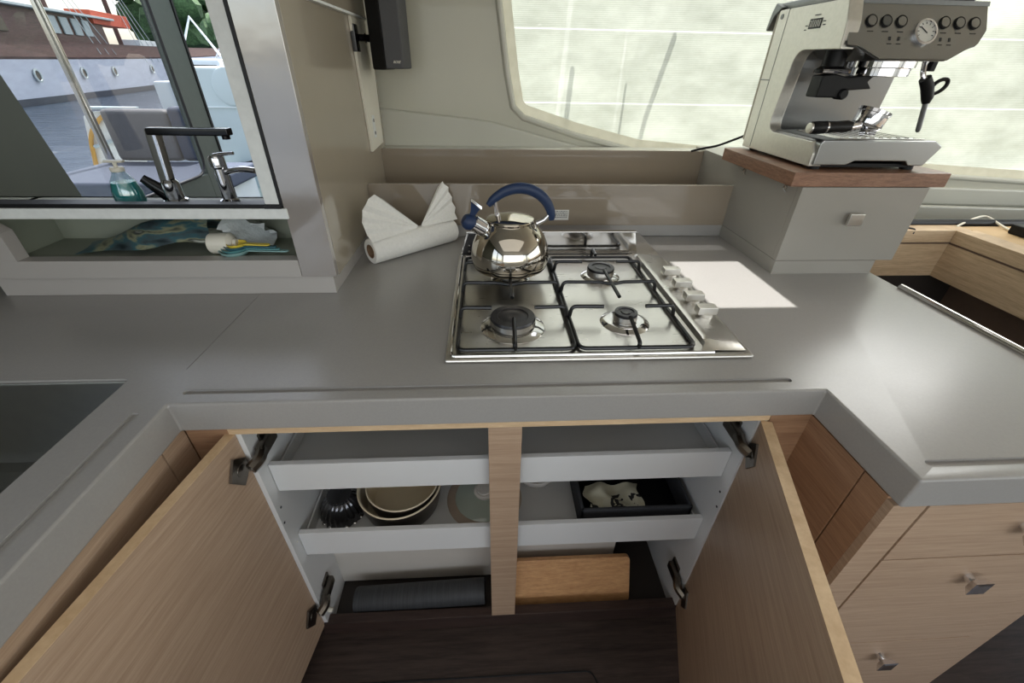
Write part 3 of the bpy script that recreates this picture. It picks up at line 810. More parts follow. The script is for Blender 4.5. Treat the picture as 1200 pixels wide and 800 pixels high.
# ================================================================== LEFT WINDOW CABINET
wc = thing('window_cabinet', 'glossy beige cabinet tower with an open niche below the galley window', 'cabinet', (-.7, .35, 0))
YT = .2915
bm = B(); add_box(bm, -1.03, -.281, YT+.009, .47, 0, .047, .002); add_box(bm, -.34, -.281, .47, .70, 0, .047)
obj('plinth', bm, M['niche'], wc)
bm = B(); add_box(bm, -1.29, -.3485, YT, YT+.03, .047, .0878, .001); obj('bottom_rail', bm, M['niche'], wc)
bm = B(); add_prism(bm, [(-1.29, .0878), (-.948, .0878), (-.948, .150), (-.985, .181), (-1.29, .181)], 'y', YT, YT+.03); obj('stile', bm, M['niche'], wc)
bm = B(); add_box(bm, -1.29, -.345, YT+.03, .47, .047, .081); obj('niche_floor', bm, M['niche_in'], wc)
bm = B(); add_box(bm, -1.29, -.345, .46, .47, .081, .182); add_box(bm, -1.0, -.985, YT+.03, .46, .081, .182); obj('niche_back', bm, M['niche_in'], wc)
bm = B(); add_box(bm, -1.29, -.345, YT+.03, .47, .172, .182); obj('niche_roof', bm, M['niche_in'], wc)
bm = B(); add_box(bm, -.3475, -.2695, YT, YT+.018, .047, 1.019, .0012); obj('gloss_front', bm, M['gloss_front'], wc)
bm = B(); add_box(bm, -.292, -.2692, YT+.018, .3785, .044, 1.019, .001); obj('corner_strip', bm, M['gloss_beige'], wc)
bm = B(); add_box(bm, -.292, -.274, .380, 1.02, .037, 1.019, .001); obj('side_panel', bm, M['gloss_beige'], wc)
bm = B(); add_box(bm, -.3475, -.292, YT+.018, .52, .047, 1.019); obj('tower_core', bm, M['niche'], wc)
bm = B(); add_box(bm, -.36, -.262, .470, .930, .5745, 1.018, .002); uc = obj('upper_door', bm, M['gloss_beige'], wc)
bm = B(); add_box(bm, -.36, -.2605, .468, .932, .569, .5745, .001); obj('door_edge', bm, M['white_alu'], uc)

# galley window frame: white sill, white post, gaskets
w2 = thing('window_2', 'x', 'x', (-.7, .30, .18)); del w2['label'], w2['category']; w2['kind'] = 'structure'
bm = B(); add_box(bm, -1.29, -.3412, YT-.004, YT+.045, .182, .2045, .002); obj('sill', bm, M['white_alu'], w2)
bm = B(); add_box(bm, -.3835, -.3535, YT-.001, YT+.028, .2125, 1.019, .002); obj('post', bm, M['white_alu'], w2)
bm = B(); add_box(bm, -1.29, -.348, YT-.002, YT+.02, .2045, .2130, .001); add_box(bm, -.3535, -.3475, YT-.002, YT+.03, .2125, 1.019)
add_box(bm, -.385, -.350, YT-.006, YT+.0, .2045, .2105, .001)
obj('gasket', bm, M['gasket'], w2)

# outlet trim panel on the tower
op = thing('socket_panel', 'narrow white panel with a switch at the back of the tower side', 'switch', (-.272, .86, .23))
bm = B(); add_prism(bm, [(.768, .62), (.800, .235), (.960, .240), (.985, .62)], 'x', -.2735, -.2660, bev=.001); obj('plate', bm, M['white_pl'], op)
bm = B(); add_box(bm, -.266, -.2645, .842, .872, .268, .330, .0006); sw = obj('switch_frame', bm, M['white_alu'], op)
bm = B()
for z in (.281, .316): add_cyl(bm, (-.2645, .857, z), .005, .001, 'x', 12)
obj('socket_hole', bm, M['print'], sw)

# wall speaker
spk = thing('wall_speaker', 'black box speaker on a swivel bracket beside the tower', 'speaker', (-.19, .80, .45))
bm = B(); add_prism(bm, [(-.232, .80), (-.193, .785), (-.193, .93), (-.236, .93)], 'z', .449, .80, bev=.004); obj('cabinet', bm, M['black'], spk)
bm = B(); add_prism(bm, [(-.1925, .783), (-.146, .800), (-.142, .93), (-.1925, .93)], 'z', .452, .80, bev=.004); gr = obj('grille', bm, M['darkgrey'], spk)
fd = (V((-.146, .800, 0))-V((-.1925, .783, 0))).normalized(); fa = math.atan2(fd.y, fd.x)
mt = Matrix.Translation((-.163, .7925, .468)) @ Matrix.Rotation(fa, 4, 'Z') @ Matrix.Rotation(PI/2, 4, 'X')
text_obj('logo', 'BOSE', .0085, M['canvas_w'], mt, gr, shear=.4)
bm = B(); add_box(bm, -.2740, -.262, .775, .815, .490, .552, .002); add_tube(bm, [(-.262, .80, .522), (-.245, .82, .522), (-.230, .84, .522)], .009, 12)
add_lathe(bm, [(0, -.012), (.012, 0), (0, .012)], (-.246, .82, .522), 'z', 14)
obj('bracket', bm, M['black_gl'], spk)

# niche contents
bm = B()
rows = []
for i in range(15):
    s = i/14; x = -.865+.315*s
    prof = []
    hgt = .012+.070*min(1, s*1.35)**1.1
    for j in range(9):
        t = j/8; yy = .335+.10*t+.008*math.sin(9*s+2*t)
        zz = .0815+hgt*(math.sin(PI*(.12+.76*t)))*(1+.12*math.sin(11*s+5*t))
        prof.append((x+.012*math.sin(6*t+3*s), yy, max(.0815, min(zz, .168))))
    rows.append(prof)
add_quadstrip(bm, rows)
tag(obj('snack_packet', bm, M['pack'], origin=(-.70, .38, .0815), angle=60), 'crumpled teal and grey printed packet slumped in the niche', 'packet')
bm = B(); add_lathe(bm, [(0, 0), (.022, 0), (.024, .004), (.024, .045), (.016, .052), (.010, .053), (.010, .060), (0, .060)], (-.562, .352, .1062), 'x', 24)
tag(obj('plastic_bottle', bm, M['white_pl'], origin=(-.55, .352, .0815)), 'small white plastic bottle lying in the niche between packet and spoons', 'bottle')
bm = B(); rows = []
for i in range(9):
    s = i/8
    rows.append([(-.545+.10*s+.006*math.sin(9*t), .40+.035*math.sin(5*s+7*t), .0815+.084*t*(1-.25*s)) for t in [j/8 for j in range(9)]])
add_quadstrip(bm, rows)
tag(obj('clear_film_bag', bm, M['film'], origin=(-.50, .41, .0815), angle=25), 'crinkled clear plastic bag standing behind the spoons', 'bag')
def spoon(rad, ln, z, m, lab, x0):
    s = thing('measuring_spoon', lab, 'measuring spoon', (-.50, .335, z), 'nested measuring spoons')
    bm = B(); add_lathe(bm, [(0, 0), (rad*.6, .003), (rad*.92, .010), (rad, .0155), (rad*.94, .0155), (rad*.86, .010), (rad*.5, .005), (0, .004)], (x0, .338, z), 'z', 30)
    obj('bowl', bm, m, s)
    bm = B(); add_prism(bm, capsule((x0+rad*.8, .336), (x0+ln, .330), .0062), 'z', z+.0125, z+.0155, bev=.0008); obj('handle', bm, m, s)
spoon(.034, .118, .0815, M['teal_p'], 'pale teal measuring spoon at the bottom of the nested set', -.505)
spoon(.0295, .098, .0865, M['teal'], 'mid teal measuring spoon, second from the bottom of the nested set', -.503)
spoon(.025, .088, .0915, M['teal_d'], 'deep teal measuring spoon just under the yellow one', -.500)
spoon(.021, .072, .0965, M['yellow'], 'yellow measuring spoon on top of the nested set', -.497)

# ledge with outside taps behind the sill
bm = B(); add_box(bm, -1.29, -.39, YT+.046, .43, .1825, .185, .0005)
tag(obj('tap_ledge', bm, M['gasket'], origin=(-.84, .39, .1825)), 'narrow dark ledge behind the white window sill carrying the taps', 'ledge')
tp = thing('tall_faucet', 'tall black and chrome square spout faucet behind the window sill', 'faucet', (-.632, .40, .188))
bm = B(); add_lathe(bm, [(.024, .188), (.024, .194), (.019, .197), (.018, .232), (.013, .238)], (-.634, .40, 0), 'z', 24)
add_box(bm, -.636-.011, -.636+.011, .389, .411, .232, .342, .003, mtx=Matrix.Translation((-.636, .4, .232)) @ Matrix.Rotation(.10, 4, 'Y') @ Matrix.Translation((.636, -.4, -.232)))
obj('riser', bm, M['chrome'], tp)
bm = B(); add_box(bm, -.634, -.466, .388, .412, .329, .344, .003); add_cyl(bm, (-.478, .40, .322), .008, .008, 'z', 16); obj('spout', bm, M['black_gl'], tp)
bm = B(); add_tube(bm, [(-.640, .395, .205), (-.660, .392, .222), (-.680, .388, .243)], [.012, .009, .006], 12, ry=1.6); obj('lever', bm, M['black_gl'], tp)
sf = thing('small_faucet', 'short chrome mixer tap behind the sill next to the white post', 'faucet', (-.515, .40, .188))
bm = B(); add_lathe(bm, [(.020, .188), (.020, .194), (.014, .198), (.013, .262), (.016, .266), (.016, .284), (.012, .290), (0, .290)], (-.514, .40, 0), 'z', 24); obj('riser', bm, M['chrome'], sf)
bm = B(); add_tube(bm, smooth_path([(-.512, .40, .252), (-.47, .40, .262), (-.438, .40, .258)], .02, 4), [.008]*3+[.008]*4+[.0075], 12, ry=.8); obj('spout', bm, M['chrome'], sf)
bm = B(); add_tube(bm, [(-.516, .40, .288), (-.50, .40, .292), (-.474, .40, .294)], [.008, .006, .005], 12, ry=.7); obj('lever', bm, M['chrome'], sf)
so = thing('soap_bottle', 'clear pump bottle of teal soap behind the sill, left of the faucet', 'soap bottle', (-.722, .385, .188))
bm = B(); add_lathe(bm, [(0, .1885), (.027, .1885), (.029, .192), (.028, .215), (.022, .240), (.014, .252), (.012, .258)], (-.722, .385, 0), 'z', 28); obj('bottle', bm, M['glass_clear'], so)
bm = B(); add_lathe(bm, [(0, .190), (.0265, .190), (.0282, .194), (.0272, .215), (.0222, .236), (0, .236)], (-.722, .385, 0), 'z', 28); obj('soap_liquid', bm, M['soap'], so)
bm = B(); add_cyl(bm, (-.722, .385, .257), .013, .010, 'z', 18, .002); add_cyl(bm, (-.722, .385, .266), .004, .012, 'z', 12); add_box(bm, -.742, -.702, .379, .391, .276, .281, .002); obj('pump', bm, M['white_pl'], so)

# ================================================================== CABINET UNDER THE HOB
XL, XR = -.360, .590
bc = thing('hob_cabinet', 'white lined base cabinet under the hob with both oak doors open', 'cabinet', (.115, .1, FL))
for xa in (XL-.018, XR):
    bm = B(); add_box(bm, xa, xa+.018, YC+.001, .42, FL+.001, -.0605); obj('side_panel', bm, M['white_lam'], bc)
bm = B(); add_box(bm, XL-.018, XR+.018, YC-.002, YC+.016, -.088, -.0605, .001); obj('top_rail', bm, M['oak_edge'], bc)
bm = B(); add_box(bm, .0785, .1410, YC-.002, YC+.016, -.795, -.088, .001); obj('mullion', bm, M['oak'], bc)
bm = B(); add_box(bm, XL, XR, .40, .42, FL+.001, -.0605); obj('back_panel', bm, M['white_lam'], bc)
bm = B(); add_box(bm, XL, .440, .055, .070, FL+.02, -.53); obj('lower_panel', bm, M['back_lam'], bc)
bm = B(); add_box(bm, XL-.018, XR+.018, YC-.003, YC+.022, FL+.001, -.790, .002); obj('step', bm, M['step'], bc)
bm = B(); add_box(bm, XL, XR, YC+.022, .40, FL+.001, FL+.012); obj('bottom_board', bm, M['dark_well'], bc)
bm = B(); add_box(bm, .442, XR-.001, .385, .40, FL+.012, -.53); obj('void_shade_sheet', bm, M['dark_well'], bc)  # dark sheet that puts the shade of the open void into colour
bm = B(); add_cyl(bm, (XL+.001, -.055, -.765), .006, .012, 'x', 14, .002); add_cyl(bm, (XL, -.055, -.45), .002, .001, 'x', 10)
obj('shelf_pin', bm, M['white_pl'], bc)
bm = B()
for z, y in ((-.32, -.058), (-.36, -.067)):
    add_cyl(bm, (XR-.001, y, z), .0028, .0015, 'x', 10); add_cyl(bm, (XL-.0005, y, z), .0028, .0015, 'x', 10)
obj('pin_hole', bm, M['print'], bc)
for z0, z1 in ((-.284, -.206), (-.520, -.4355)):
    bm = B()
    add_box(bm, XL+.002, XR-.002, .36, .372, z0+.012, z1+.02)
    add_box(bm, XL+.002, XR-.002, -.035, .36, z0+.008, z0+.016)
    add_box(bm, XL+.002, XL+.006, -.035, .36, z0+.012, z1-.03); add_box(bm, XR-.006, XR-.002, -.035, .36, z0+.012, z1-.03)
    dw = obj('inner_drawer', bm, M['white_lam'], bc)
    bm = B(); add_box(bm, XL+.001, XR-.001, -.045, -.033, z0, z1, .0012); obj('drawer_front', bm, M['white_lam'], dw)

def hinge(parent, x, z, s, ang):
    """concealed hinge: mounting plate on the side panel, arm, cup plate on the door; s=+1 left side, -1 right side"""
    bm = B()
    add_box(bm, x, x+s*.006, -.040, -.005, z-.010, z+.022, .001) if s > 0 else add_box(bm, x-.006, x, -.040, -.005, z-.010, z+.022, .001)
    xa, xb = (x+.004, x+.020) if s > 0 else (x-.020, x-.004)
    add_box(bm, xa, xb, -.066, -.010, z-.012, z+.014, .003)
    h = obj('hinge', bm, M['hinge'], parent)
    bm = B(); add_tube(bm, smooth_path([(x+s*.012, -.058, z+.004), (x+s*.018, -.078, z), (x+s*.008, -.098, z-.004)], .01, 4), .0115, 8, ry=1.0)
    obj('hinge_arm', bm, M['hinge'], h)
    m = Matrix.Translation((x-.010 if s > 0 else x-.0055, -.10, z-.004)) @ Matrix.Rotation(ang, 4, 'Z')
    bm = B(); add_prism(bm, [(-.030, 0), (-.006, .034), (.020, .012), (.020, -.012), (-.006, -.034)], 'x', -.001*s, .0035*s, mtx=m); add_lathe(bm, [(0, .005), (.012, .004), (.014, 0)], (0, 0, 0), 'x', 16, m @ Matrix.Rotation(0 if s > 0 else PI, 4, 'Z'))
    obj('hinge_cup', bm, M['hinge'], h)
    bm = B(); add_tube(bm, [(x+s*.006, -.085, z-.001), (x+s*.010, -.102, z-.006)], .003, 8); obj('hinge_pin', bm, M['chrome'], h)

def swing_door(p, d, s, ln=.485, th=.020, z0=-.800, z1=-.089):
    """oak slab from hinge edge point p along direction d; body on the side s"""
    d = V(d).normalized(); n = V((-d.y, d.x))
    if n.x*s < 0: n = -n
    P = V(p); q = [P, P+d*ln, P+d*ln+n*th, P+n*th]
    bm = B(); add_prism(bm, [tuple(a) for a in q], 'z', z0, z1, bev=.0012)
    return bm, q
bm, q = swing_door((-.3685, -.0745), (-.052, -.366), -1, ln=.45, th=.018)
dl = obj('door', bm, M['oak'], bc, label='open oak door hinged on the left')
bm = B(); add_prism(bm, [tuple(a) for a in q], 'z', -.089, -.0885); obj('edge_band', bm, M['oak_edge'], dl)
bm, q = swing_door((.5935, -.0745), (-.134, -.408), 1)
dr2 = obj('door', bm, M['oak'], bc, label='open oak door hinged on the right')
bm = B(); add_prism(bm, [tuple(a) for a in q], 'z', -.089, -.0885); obj('edge_band', bm, M['oak_edge'], dr2)
for z in (-.150, -.690):
    hinge(dl, XL, z, 1, -.10); hinge(dr2, XR, z, -1, -.30)

# things on the pull-out shelf
zs = -.5035
bw = thing('ribbed_glass_bowl', 'dark ribbed glass bowl upside down on the left of the shelf', 'bowl', (-.297, .060, zs))
bm = B(); add_lathe(bm, [(.052, 0), (.055, .004), (.053, .012), (.050, .032), (.038, .052), (.030, .060), (.030, .068), (0, .068)], (-.297, .060, zs), 'z', 96, ribs=24, ribamp=.03)
obj('shell', bm, M['smoke_glass'], bw)
bm = B()
for k in range(16):
    a = 2*PI*k/16; add_lathe(bm, [(0, -.005), (.006, 0), (0, .005)], (-.297+.052*math.cos(a), .060+.052*math.sin(a), zs+.006), 'z', 8)
obj('beaded_rim', bm, M['steel_pol'], bw)
def pot(c, r, h, lab):
    p = thing('cooking_pot', lab, 'pot', c, 'nested cooking pots')
    bm = B(); add_lathe(bm, [(0, 0), (r*.80, 0), (r*.9, .006), (r*.98, h*.55), (r, h)], c, 'z', 52); obj('outer_wall', bm, M['pot_out'], p)
    bm = B(); add_lathe(bm, [(r, h), (r*1.02, h+.002), (r*.99, h+.004), (r*.955, h), (r*.93, h*.5), (r*.85, .012), (0, .010)], c, 'z', 52); obj('lining', bm, M['pot_in'], p)
pot((-.150, .082, zs), .103, .072, 'outer cream lined pot, the larger of the nested pair on the shelf')
pot((-.143, .086, zs+.011), .090, .066, 'inner cream pot nested inside the larger pot on the shelf')
gl = thing('glass_pot_lid', 'round glass pot lid with sand coloured rim and knob beside the pots', 'pot lid', (.064, .085, zs))
bm = B(); add_lathe(bm, [(0, .026), (.03, .024), (.06, .016), (.078, .006)], (.064, .085, zs), 'z', 48); obj('glass_dome', bm, M['lid_glass'], gl)
bm = B(); add_lathe(bm, [(.076, .004), (.078, .009), (.094, .006), (.099, .002), (.094, 0), (.076, .001)], (.064, .085, zs), 'z', 48); obj('rim', bm, M['lid_rim'], gl)
bm = B(); add_lathe(bm, [(.014, .025), (.012, .032), (.026, .038), (.027, .044), (.022, .047), (.018, .046), (.018, .052), (0, .054)], (.064, .075, zs), 'z', 30); obj('knob', bm, M['ceramic'], gl)
bm = B(); add_lathe(bm, [(0, .0), (.030, .0), (.034, .005), (.052, .030), (.060, .055), (.057, .055), (.048, .030), (.030, .008), (0, .006)], (.205, .14, zs), 'z', 40)
tag(obj('white_bowl', bm, M['ceramic'], origin=(.205, .14, zs)), 'pale round bowl at the back of the shelf, right of the oak mullion', 'bowl')
bn = thing('storage_bin', 'charcoal fabric storage bin on the right of the pull-out shelf', 'storage box', (.45, .13, zs))
bm = B()
bx0, bx1, by0, by1, bh = .300, .578, -.012, .30, .068
add_box(bm, bx0, bx1, by0, by0+.008, zs, zs+bh, .002); add_box(bm, bx0, bx1, by1-.008, by1, zs, zs+bh, .002)
add_box(bm, bx0, bx0+.008, by0, by1, zs, zs+bh, .002); add_box(bm, bx1-.008, bx1, by0, by1, zs, zs+bh, .002)
obj('wall', bm, M['bin'], bn)
bm = B(); add_box(bm, bx0+.004, bx1-.004, by0+.004, by1-.004, zs+.001, zs+.006); obj('base', bm, M['black'], bn)
def cloth(cx, cy, w, d, z, m, lab, ph):
    bm = B(); rows = []
    for i in range(15):
        s = i/14-.5
        rows.append([(cx+s*w+.006*math.sin(7*t+ph), cy+(t-.5)*d, z+.010*math.sin(8*s+ph)*math.cos(4*t+ph)+.006*math.cos(13*s+3*t)) for t in [j/10 for j in range(11)]])
    add_quadstrip(bm, rows)
    tag(obj('folded_cloth', bm, m, origin=(cx, cy, z), angle=70), lab, 'cloth', 'cloths in the storage bin')
cloth(.395, .045, .14, .075, zs+.044, M['cloth_pale'], 'pale printed cloth at the front of the charcoal bin', .4)
cloth(.385, .15, .17, .09, zs+.052, M['cloth_pale'], 'pale printed cloth behind the other one in the charcoal bin', 2.0)
# bottom compartment
cb0 = V((.1505, 0, 0))
cbm = Matrix.Translation((.150, -.040, -.8310)) @ Matrix.Rotation(-.38, 4, 'X')
bm = B(); add_prism(bm, [(p.x, p.y) for p in smooth_path([(-.05, .001), (.326, .001), (.322, .148), (-.05, .148), (-.05, .0015)], .014, 5)[:-1]], 'y', 0, .016, bev=.002, mtx=cbm)
tag(obj('cutting_board', bm, M['cut_board'], origin=(.28, .0, -.838)), 'light wooden cutting board leaning in the bottom of the cabinet', 'cutting board')
bm = B(); t0, t1 = V((-.300, -.016, -.800)), V((.060, -.016, -.780))
dd = (t1-t0).normalized(); lq = dd.to_track_quat('Z', 'Y').to_matrix().to_4x4()
prof = [(.018, .001), (.033, 0), (.034, .004), (.034, (t1-t0).length-.004), (.033, (t1-t0).length), (.018, (t1-t0).length-.001)]
add_lathe(bm, prof, t0, 'z', 36, lq)
tag(obj('rolled_mat', bm, M['roll_dark'], origin=(-.13, .01, FL+.012)), 'dark slate coloured rolled mat lying in the bottom of the cabinet', 'mat')

# ================================================================== LEFT CABINET (under the sink)
lc = thing('sink_cabinet', 'oak fronted base cabinet under the sink at the left', 'cabinet', (-.8, -.6, FL))
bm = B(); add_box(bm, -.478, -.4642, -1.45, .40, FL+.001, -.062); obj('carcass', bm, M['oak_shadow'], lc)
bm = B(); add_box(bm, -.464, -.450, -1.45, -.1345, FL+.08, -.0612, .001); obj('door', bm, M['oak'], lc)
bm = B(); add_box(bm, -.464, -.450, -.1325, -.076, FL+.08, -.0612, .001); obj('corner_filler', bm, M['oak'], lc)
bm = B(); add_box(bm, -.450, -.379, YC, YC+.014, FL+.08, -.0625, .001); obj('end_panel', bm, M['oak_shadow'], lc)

# ================================================================== RIGHT DRAWER CABINET
rd = thing('drawer_cabinet', 'oak cabinet with three knobbed drawers at the lower right', 'drawer cabinet', (.93, 0, FL))
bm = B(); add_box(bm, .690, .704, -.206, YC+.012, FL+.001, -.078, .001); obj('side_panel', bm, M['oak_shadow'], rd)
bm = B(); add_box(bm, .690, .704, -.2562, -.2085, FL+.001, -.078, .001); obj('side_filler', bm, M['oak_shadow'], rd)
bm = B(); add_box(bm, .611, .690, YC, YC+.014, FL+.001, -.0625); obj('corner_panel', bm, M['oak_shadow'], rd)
bm = B(); add_box(bm, .690, .7455, -.270, -.256, FL+.001, -.082, .001); obj('stile', bm, M['oak'], rd)
bm = B(); add_box(bm, 1.118, 1.180, -.270, -.256, FL+.001, -.082, .001); obj('stile', bm, M['oak'], rd)
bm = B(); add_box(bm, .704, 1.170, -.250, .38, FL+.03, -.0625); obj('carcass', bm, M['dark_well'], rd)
def pyramid_knob(x, y, z, parent):
    bm = B(); add_tube(bm, [(x, y, z), (x, y-.014, z)], [.009, .007], 14)
    t = bmesh.new()
    q0 = [(-.017, -.017), (.017, -.017), (.017, .017), (-.017, .017)]
    a = [t.verts.new((x+p*.62, y-.013, z+r*.62)) for p, r in q0]; b = [t.verts.new((x+p, y-.024, z+r)) for p, r in q0]
    c = [t.verts.new((x+p*.80, y-.0255, z+r*.80)) for p, r in q0]
    t.faces.new(a); t.faces.new(c)
    for i in range(4):
        j = (i+1) % 4; t.faces.new((a[i], a[j], b[j], b[i])); t.faces.new((b[i], b[j], c[j], c[i]))
    bmesh.ops.recalc_face_normals(t, faces=t.faces[:]); join(bm, t)
    obj('knob', bm, M['chrome'], parent, angle=20)
for z0, z1, kz in ((-.2305, -.084, -.143), (-.556, -.2335, -.2965), (-.81, -.559, -.624)):
    bm = B(); add_box(bm, .7480, 1.1155, -.2715, -.254, z0, z1, .001); d_ = obj('drawer', bm, M['oak'], rd)
    pyramid_knob(.943, -.2715, kz, d_)

# ================================================================== BENCH (right background)
bh_ = thing('settee_surround', 'pale oak settee surround forming a square well beyond the worktop', 'bench', (1.6, .5, FL))
bm = B(); add_box(bm, 1.19, 1.66, .633, .690, .0, .040, .002); obj('back_rail', bm, M['bench_oak'], bh_)
bm = B(); add_box(bm, 1.19, 1.66, .637, .685, -.120, -.007, .001); obj('back_panel', bm, M['bench_oak'], bh_)
bm = B(); add_box(bm, 1.604, 1.675, -.9, .6325, .0, .040, .002); obj('side_rail', bm, M['bench_oak'], bh_)
bm = B(); add_box(bm, 1.608, 1.67, -.9, .6365, -.120, -.007, .001); obj('side_panel', bm, M['bench_oak'], bh_)
bm = B(); add_box(bm, 1.19, 1.66, .640, .68, -.008, .001); add_box(bm, 1.612, 1.665, -.9, .64, -.008, .001); obj('shadow_gap', bm, M['brown'], bh_)
bm = B(); add_box(bm, 1.675, 2.9, -.9, .688, .0, .036, .002); obj('desk_top', bm, M['desk_top'], bh_)
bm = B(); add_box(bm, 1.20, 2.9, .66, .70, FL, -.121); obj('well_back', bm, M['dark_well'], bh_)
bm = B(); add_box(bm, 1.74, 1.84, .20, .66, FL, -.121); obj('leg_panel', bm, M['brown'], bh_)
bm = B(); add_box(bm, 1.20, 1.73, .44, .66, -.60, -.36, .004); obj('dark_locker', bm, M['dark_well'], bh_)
bm = B(); add_box(bm, 1.845, 2.9, .19, .655, FL, -.36, .01)
tag(obj('seat_cushion', bm, M['blue_seat'], origin=(2.0, 0, FL)), 'pale blue upholstered seat low inside the oak surround', 'seat')
bm = B(); add_tube(bm, [(1.19, .705, .043), (1.9, .702, .043), (2.9, .700, .043)], .0125, 10)
add_box(bm, 1.19, 2.9, .691, .72, .0, .032)
bm2 = B()
tag(obj('black_hose', bm, M['gasket'], origin=(2.0, .705, .0)), 'long black tube lying along the back edge of the oak surround', 'tube')
bm2.free()
bm = B(); add_tube(bm, smooth_path([(1.64, .67, .0405), (1.72, .71, .050), (1.80, .735, .060), (1.80, .665, .041), (1.785, .62, .041)], .03, 5), .0035, 8)
tag(obj('white_cable', bm, M['cable_w'], origin=(1.72, .68, .04)), 'white cable looping over the oak rail corner', 'cable')
pg = thing('black_adapter', 'small black power adapter at the end of the white cable', 'adapter', (1.79, .60, .036))
bm = B(); add_box(bm, 1.765, 1.83, .55, .62, .0365, .066, .004); obj('case', bm, M['black'], pg)
bm = B(); add_tube(bm, smooth_path([(1.432, .636, .042), (1.452, .655, .043), (1.470, .64, .042), (1.46, .6325, .030)], .01, 4), .0025, 8)
tag(obj('cable_loop', bm, M['print'], origin=(1.45, .64, .04)), 'tiny dark wire loop on the oak rail beside the box cabinet', 'cable')

# ================================================================== COCKPIT AND OUTSIDE
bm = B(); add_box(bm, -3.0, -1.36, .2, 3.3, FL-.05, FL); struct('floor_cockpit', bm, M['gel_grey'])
st = thing('cockpit_bench', 'slate blue cockpit bench seat with grey backrest seen through the glass door', 'bench', (-1.95, 2.1, FL))
bm = B(); add_box(bm, -2.35, -1.50, 1.88, 2.5, FL, -.195, .01); obj('base', bm, M['gelcoat'], st)
bm = B(); add_box(bm, -2.38, -1.45, 1.84, 2.46, -.190, -.10, .02, 3); obj('seat_cushion', bm, M['cushion'], st)
bm = B(); add_box(bm, -2.30, -1.90, 2.44, 2.53, -.10, .200, .03, 3); obj('backrest', bm, M['cushion_g'], st)
bm = B(); add_box(bm, -1.90, -1.78, 2.44, 2.56, -.10, .215, .03, 3); obj('side_bolster', bm, M['cushion'], st)
bm = B(); add_tube(bm, [(-2.285, 2.36, -.10), (-2.30, 2.36, 1.3)], .022, 14)
tag(obj('stainless_pole', bm, M['steel_pol'], origin=(-2.29, 2.36, -.1)), 'stainless roof pole rising in front of the blue bench', 'pole')
rp = thing('lifebuoy_board', 'white stern board with a yellow rope hanging beyond the blue bench', 'lifebuoy board', (-2.75, 3.02, FL))
bm = B(); add_prism(bm, [(-2.97, -.30), (-2.86, .10), (-2.80, .13), (-2.48, .15), (-2.52, -.15), (-2.62, -.30)], 'y', 3.02, 3.05, bev=.006); obj('panel', bm, M['sunlit_white'], rp)
bm = B(); add_tube(bm, smooth_path([(-2.93, 3.0, -.28), (-2.86, 3.0, -.02), (-2.70, 3.0, .12), (-2.50, 3.0, .145)], .08, 6), .014, 10); obj('rope', bm, M['rope_y'], rp)
bm = B(); add_tube(bm, smooth_path([(-2.86, 3.0, -.10), (-2.66, 3.0, -.04), (-2.62, 3.0, .11)], .05, 6), .013, 10); add_box(bm, -2.80, -2.46, 2.98, 3.05, .150, .166, .003); obj('rail', bm, M['gel_grey'], rp)
cs = thing('cockpit_console', 'pale cockpit console with a large round grey cover in the door gap', 'console', (-1.6, 2.9, FL))
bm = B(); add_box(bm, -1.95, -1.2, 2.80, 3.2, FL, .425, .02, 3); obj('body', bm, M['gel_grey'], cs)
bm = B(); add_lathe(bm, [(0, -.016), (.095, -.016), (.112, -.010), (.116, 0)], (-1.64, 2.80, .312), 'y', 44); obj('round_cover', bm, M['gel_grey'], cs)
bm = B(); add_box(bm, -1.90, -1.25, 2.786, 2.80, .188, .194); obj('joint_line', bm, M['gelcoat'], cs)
bm = B(); add_box(bm, -1.76, -1.40, 2.575, 2.785, -.30, -.16, .02); tag(obj('blue_pad', bm, M['blue_seat'], origin=(-1.6, 2.3, -.3)), 'pale blue pad lying right of the cockpit bench', 'pad')
bm = B(); add_tube(bm, smooth_path([(-1.72, 2.70, -.155), (-1.60, 2.60, -.14), (-1.45, 2.62, -.10)], .08, 5), .008, 8)
tag(obj('black_hose', bm, M['gasket'], origin=(-1.6, 2.65, -.15)), 'thin black hose curving over the pale blue pad', 'hose')

bm = B(); add_box(bm, -420, -3.05, -300, 420, -1.46, -1.40)
o = obj('harbour_water', bm, M['water'], smooth=False); o['kind'] = 'structure'; o.name = 'floor_water'

# classic wooden ship moored across the water
sh = thing('wooden_ship', 'large classic wooden ship with white hull and portholes moored across the water', 'ship', (-23, 32, -1.4))
Ha, Hb = V((-18.6, 16.5, 0)), V((-31.0, 62.0, 0)); hd_ = (Hb-Ha).normalized(); HL = (Hb-Ha).length; hn = V((hd_.y, -hd_.x, 0))
if hn.x < 0: hn = -hn
def hullp(s, z, out=0):
    p = Ha+hd_*(HL*s)+hn*(out+.5*math.sin(PI*s)); p.z = z; return p
def band(zs_, outs, name, m, sheer=1.0, zf=None):
    bm = B(); rows = []
    for k, z in enumerate(zs_):
        rows.append([hullp(i/24, z+(.55*(i/24)**2 if z > -.9 else 0)*sheer, outs[k]) for i in range(25)])
    add_quadstrip(bm, rows); return obj(name, bm, m, sh)
band([-1.5, -1.12], [.0, .02], 'waterline_shadow', M['hull_shade'])  # shadow along the waterline, painted as a dark band of the hull
band([-1.12, -.6, 0, .32], [.02, .14, .24, .30], 'hull', M['hull_w'])
band([.32, .42, .42, .60, .85, 1.05], [.30, .36, .30, .30, .30, .33], 'bulwark', M['mahog'])
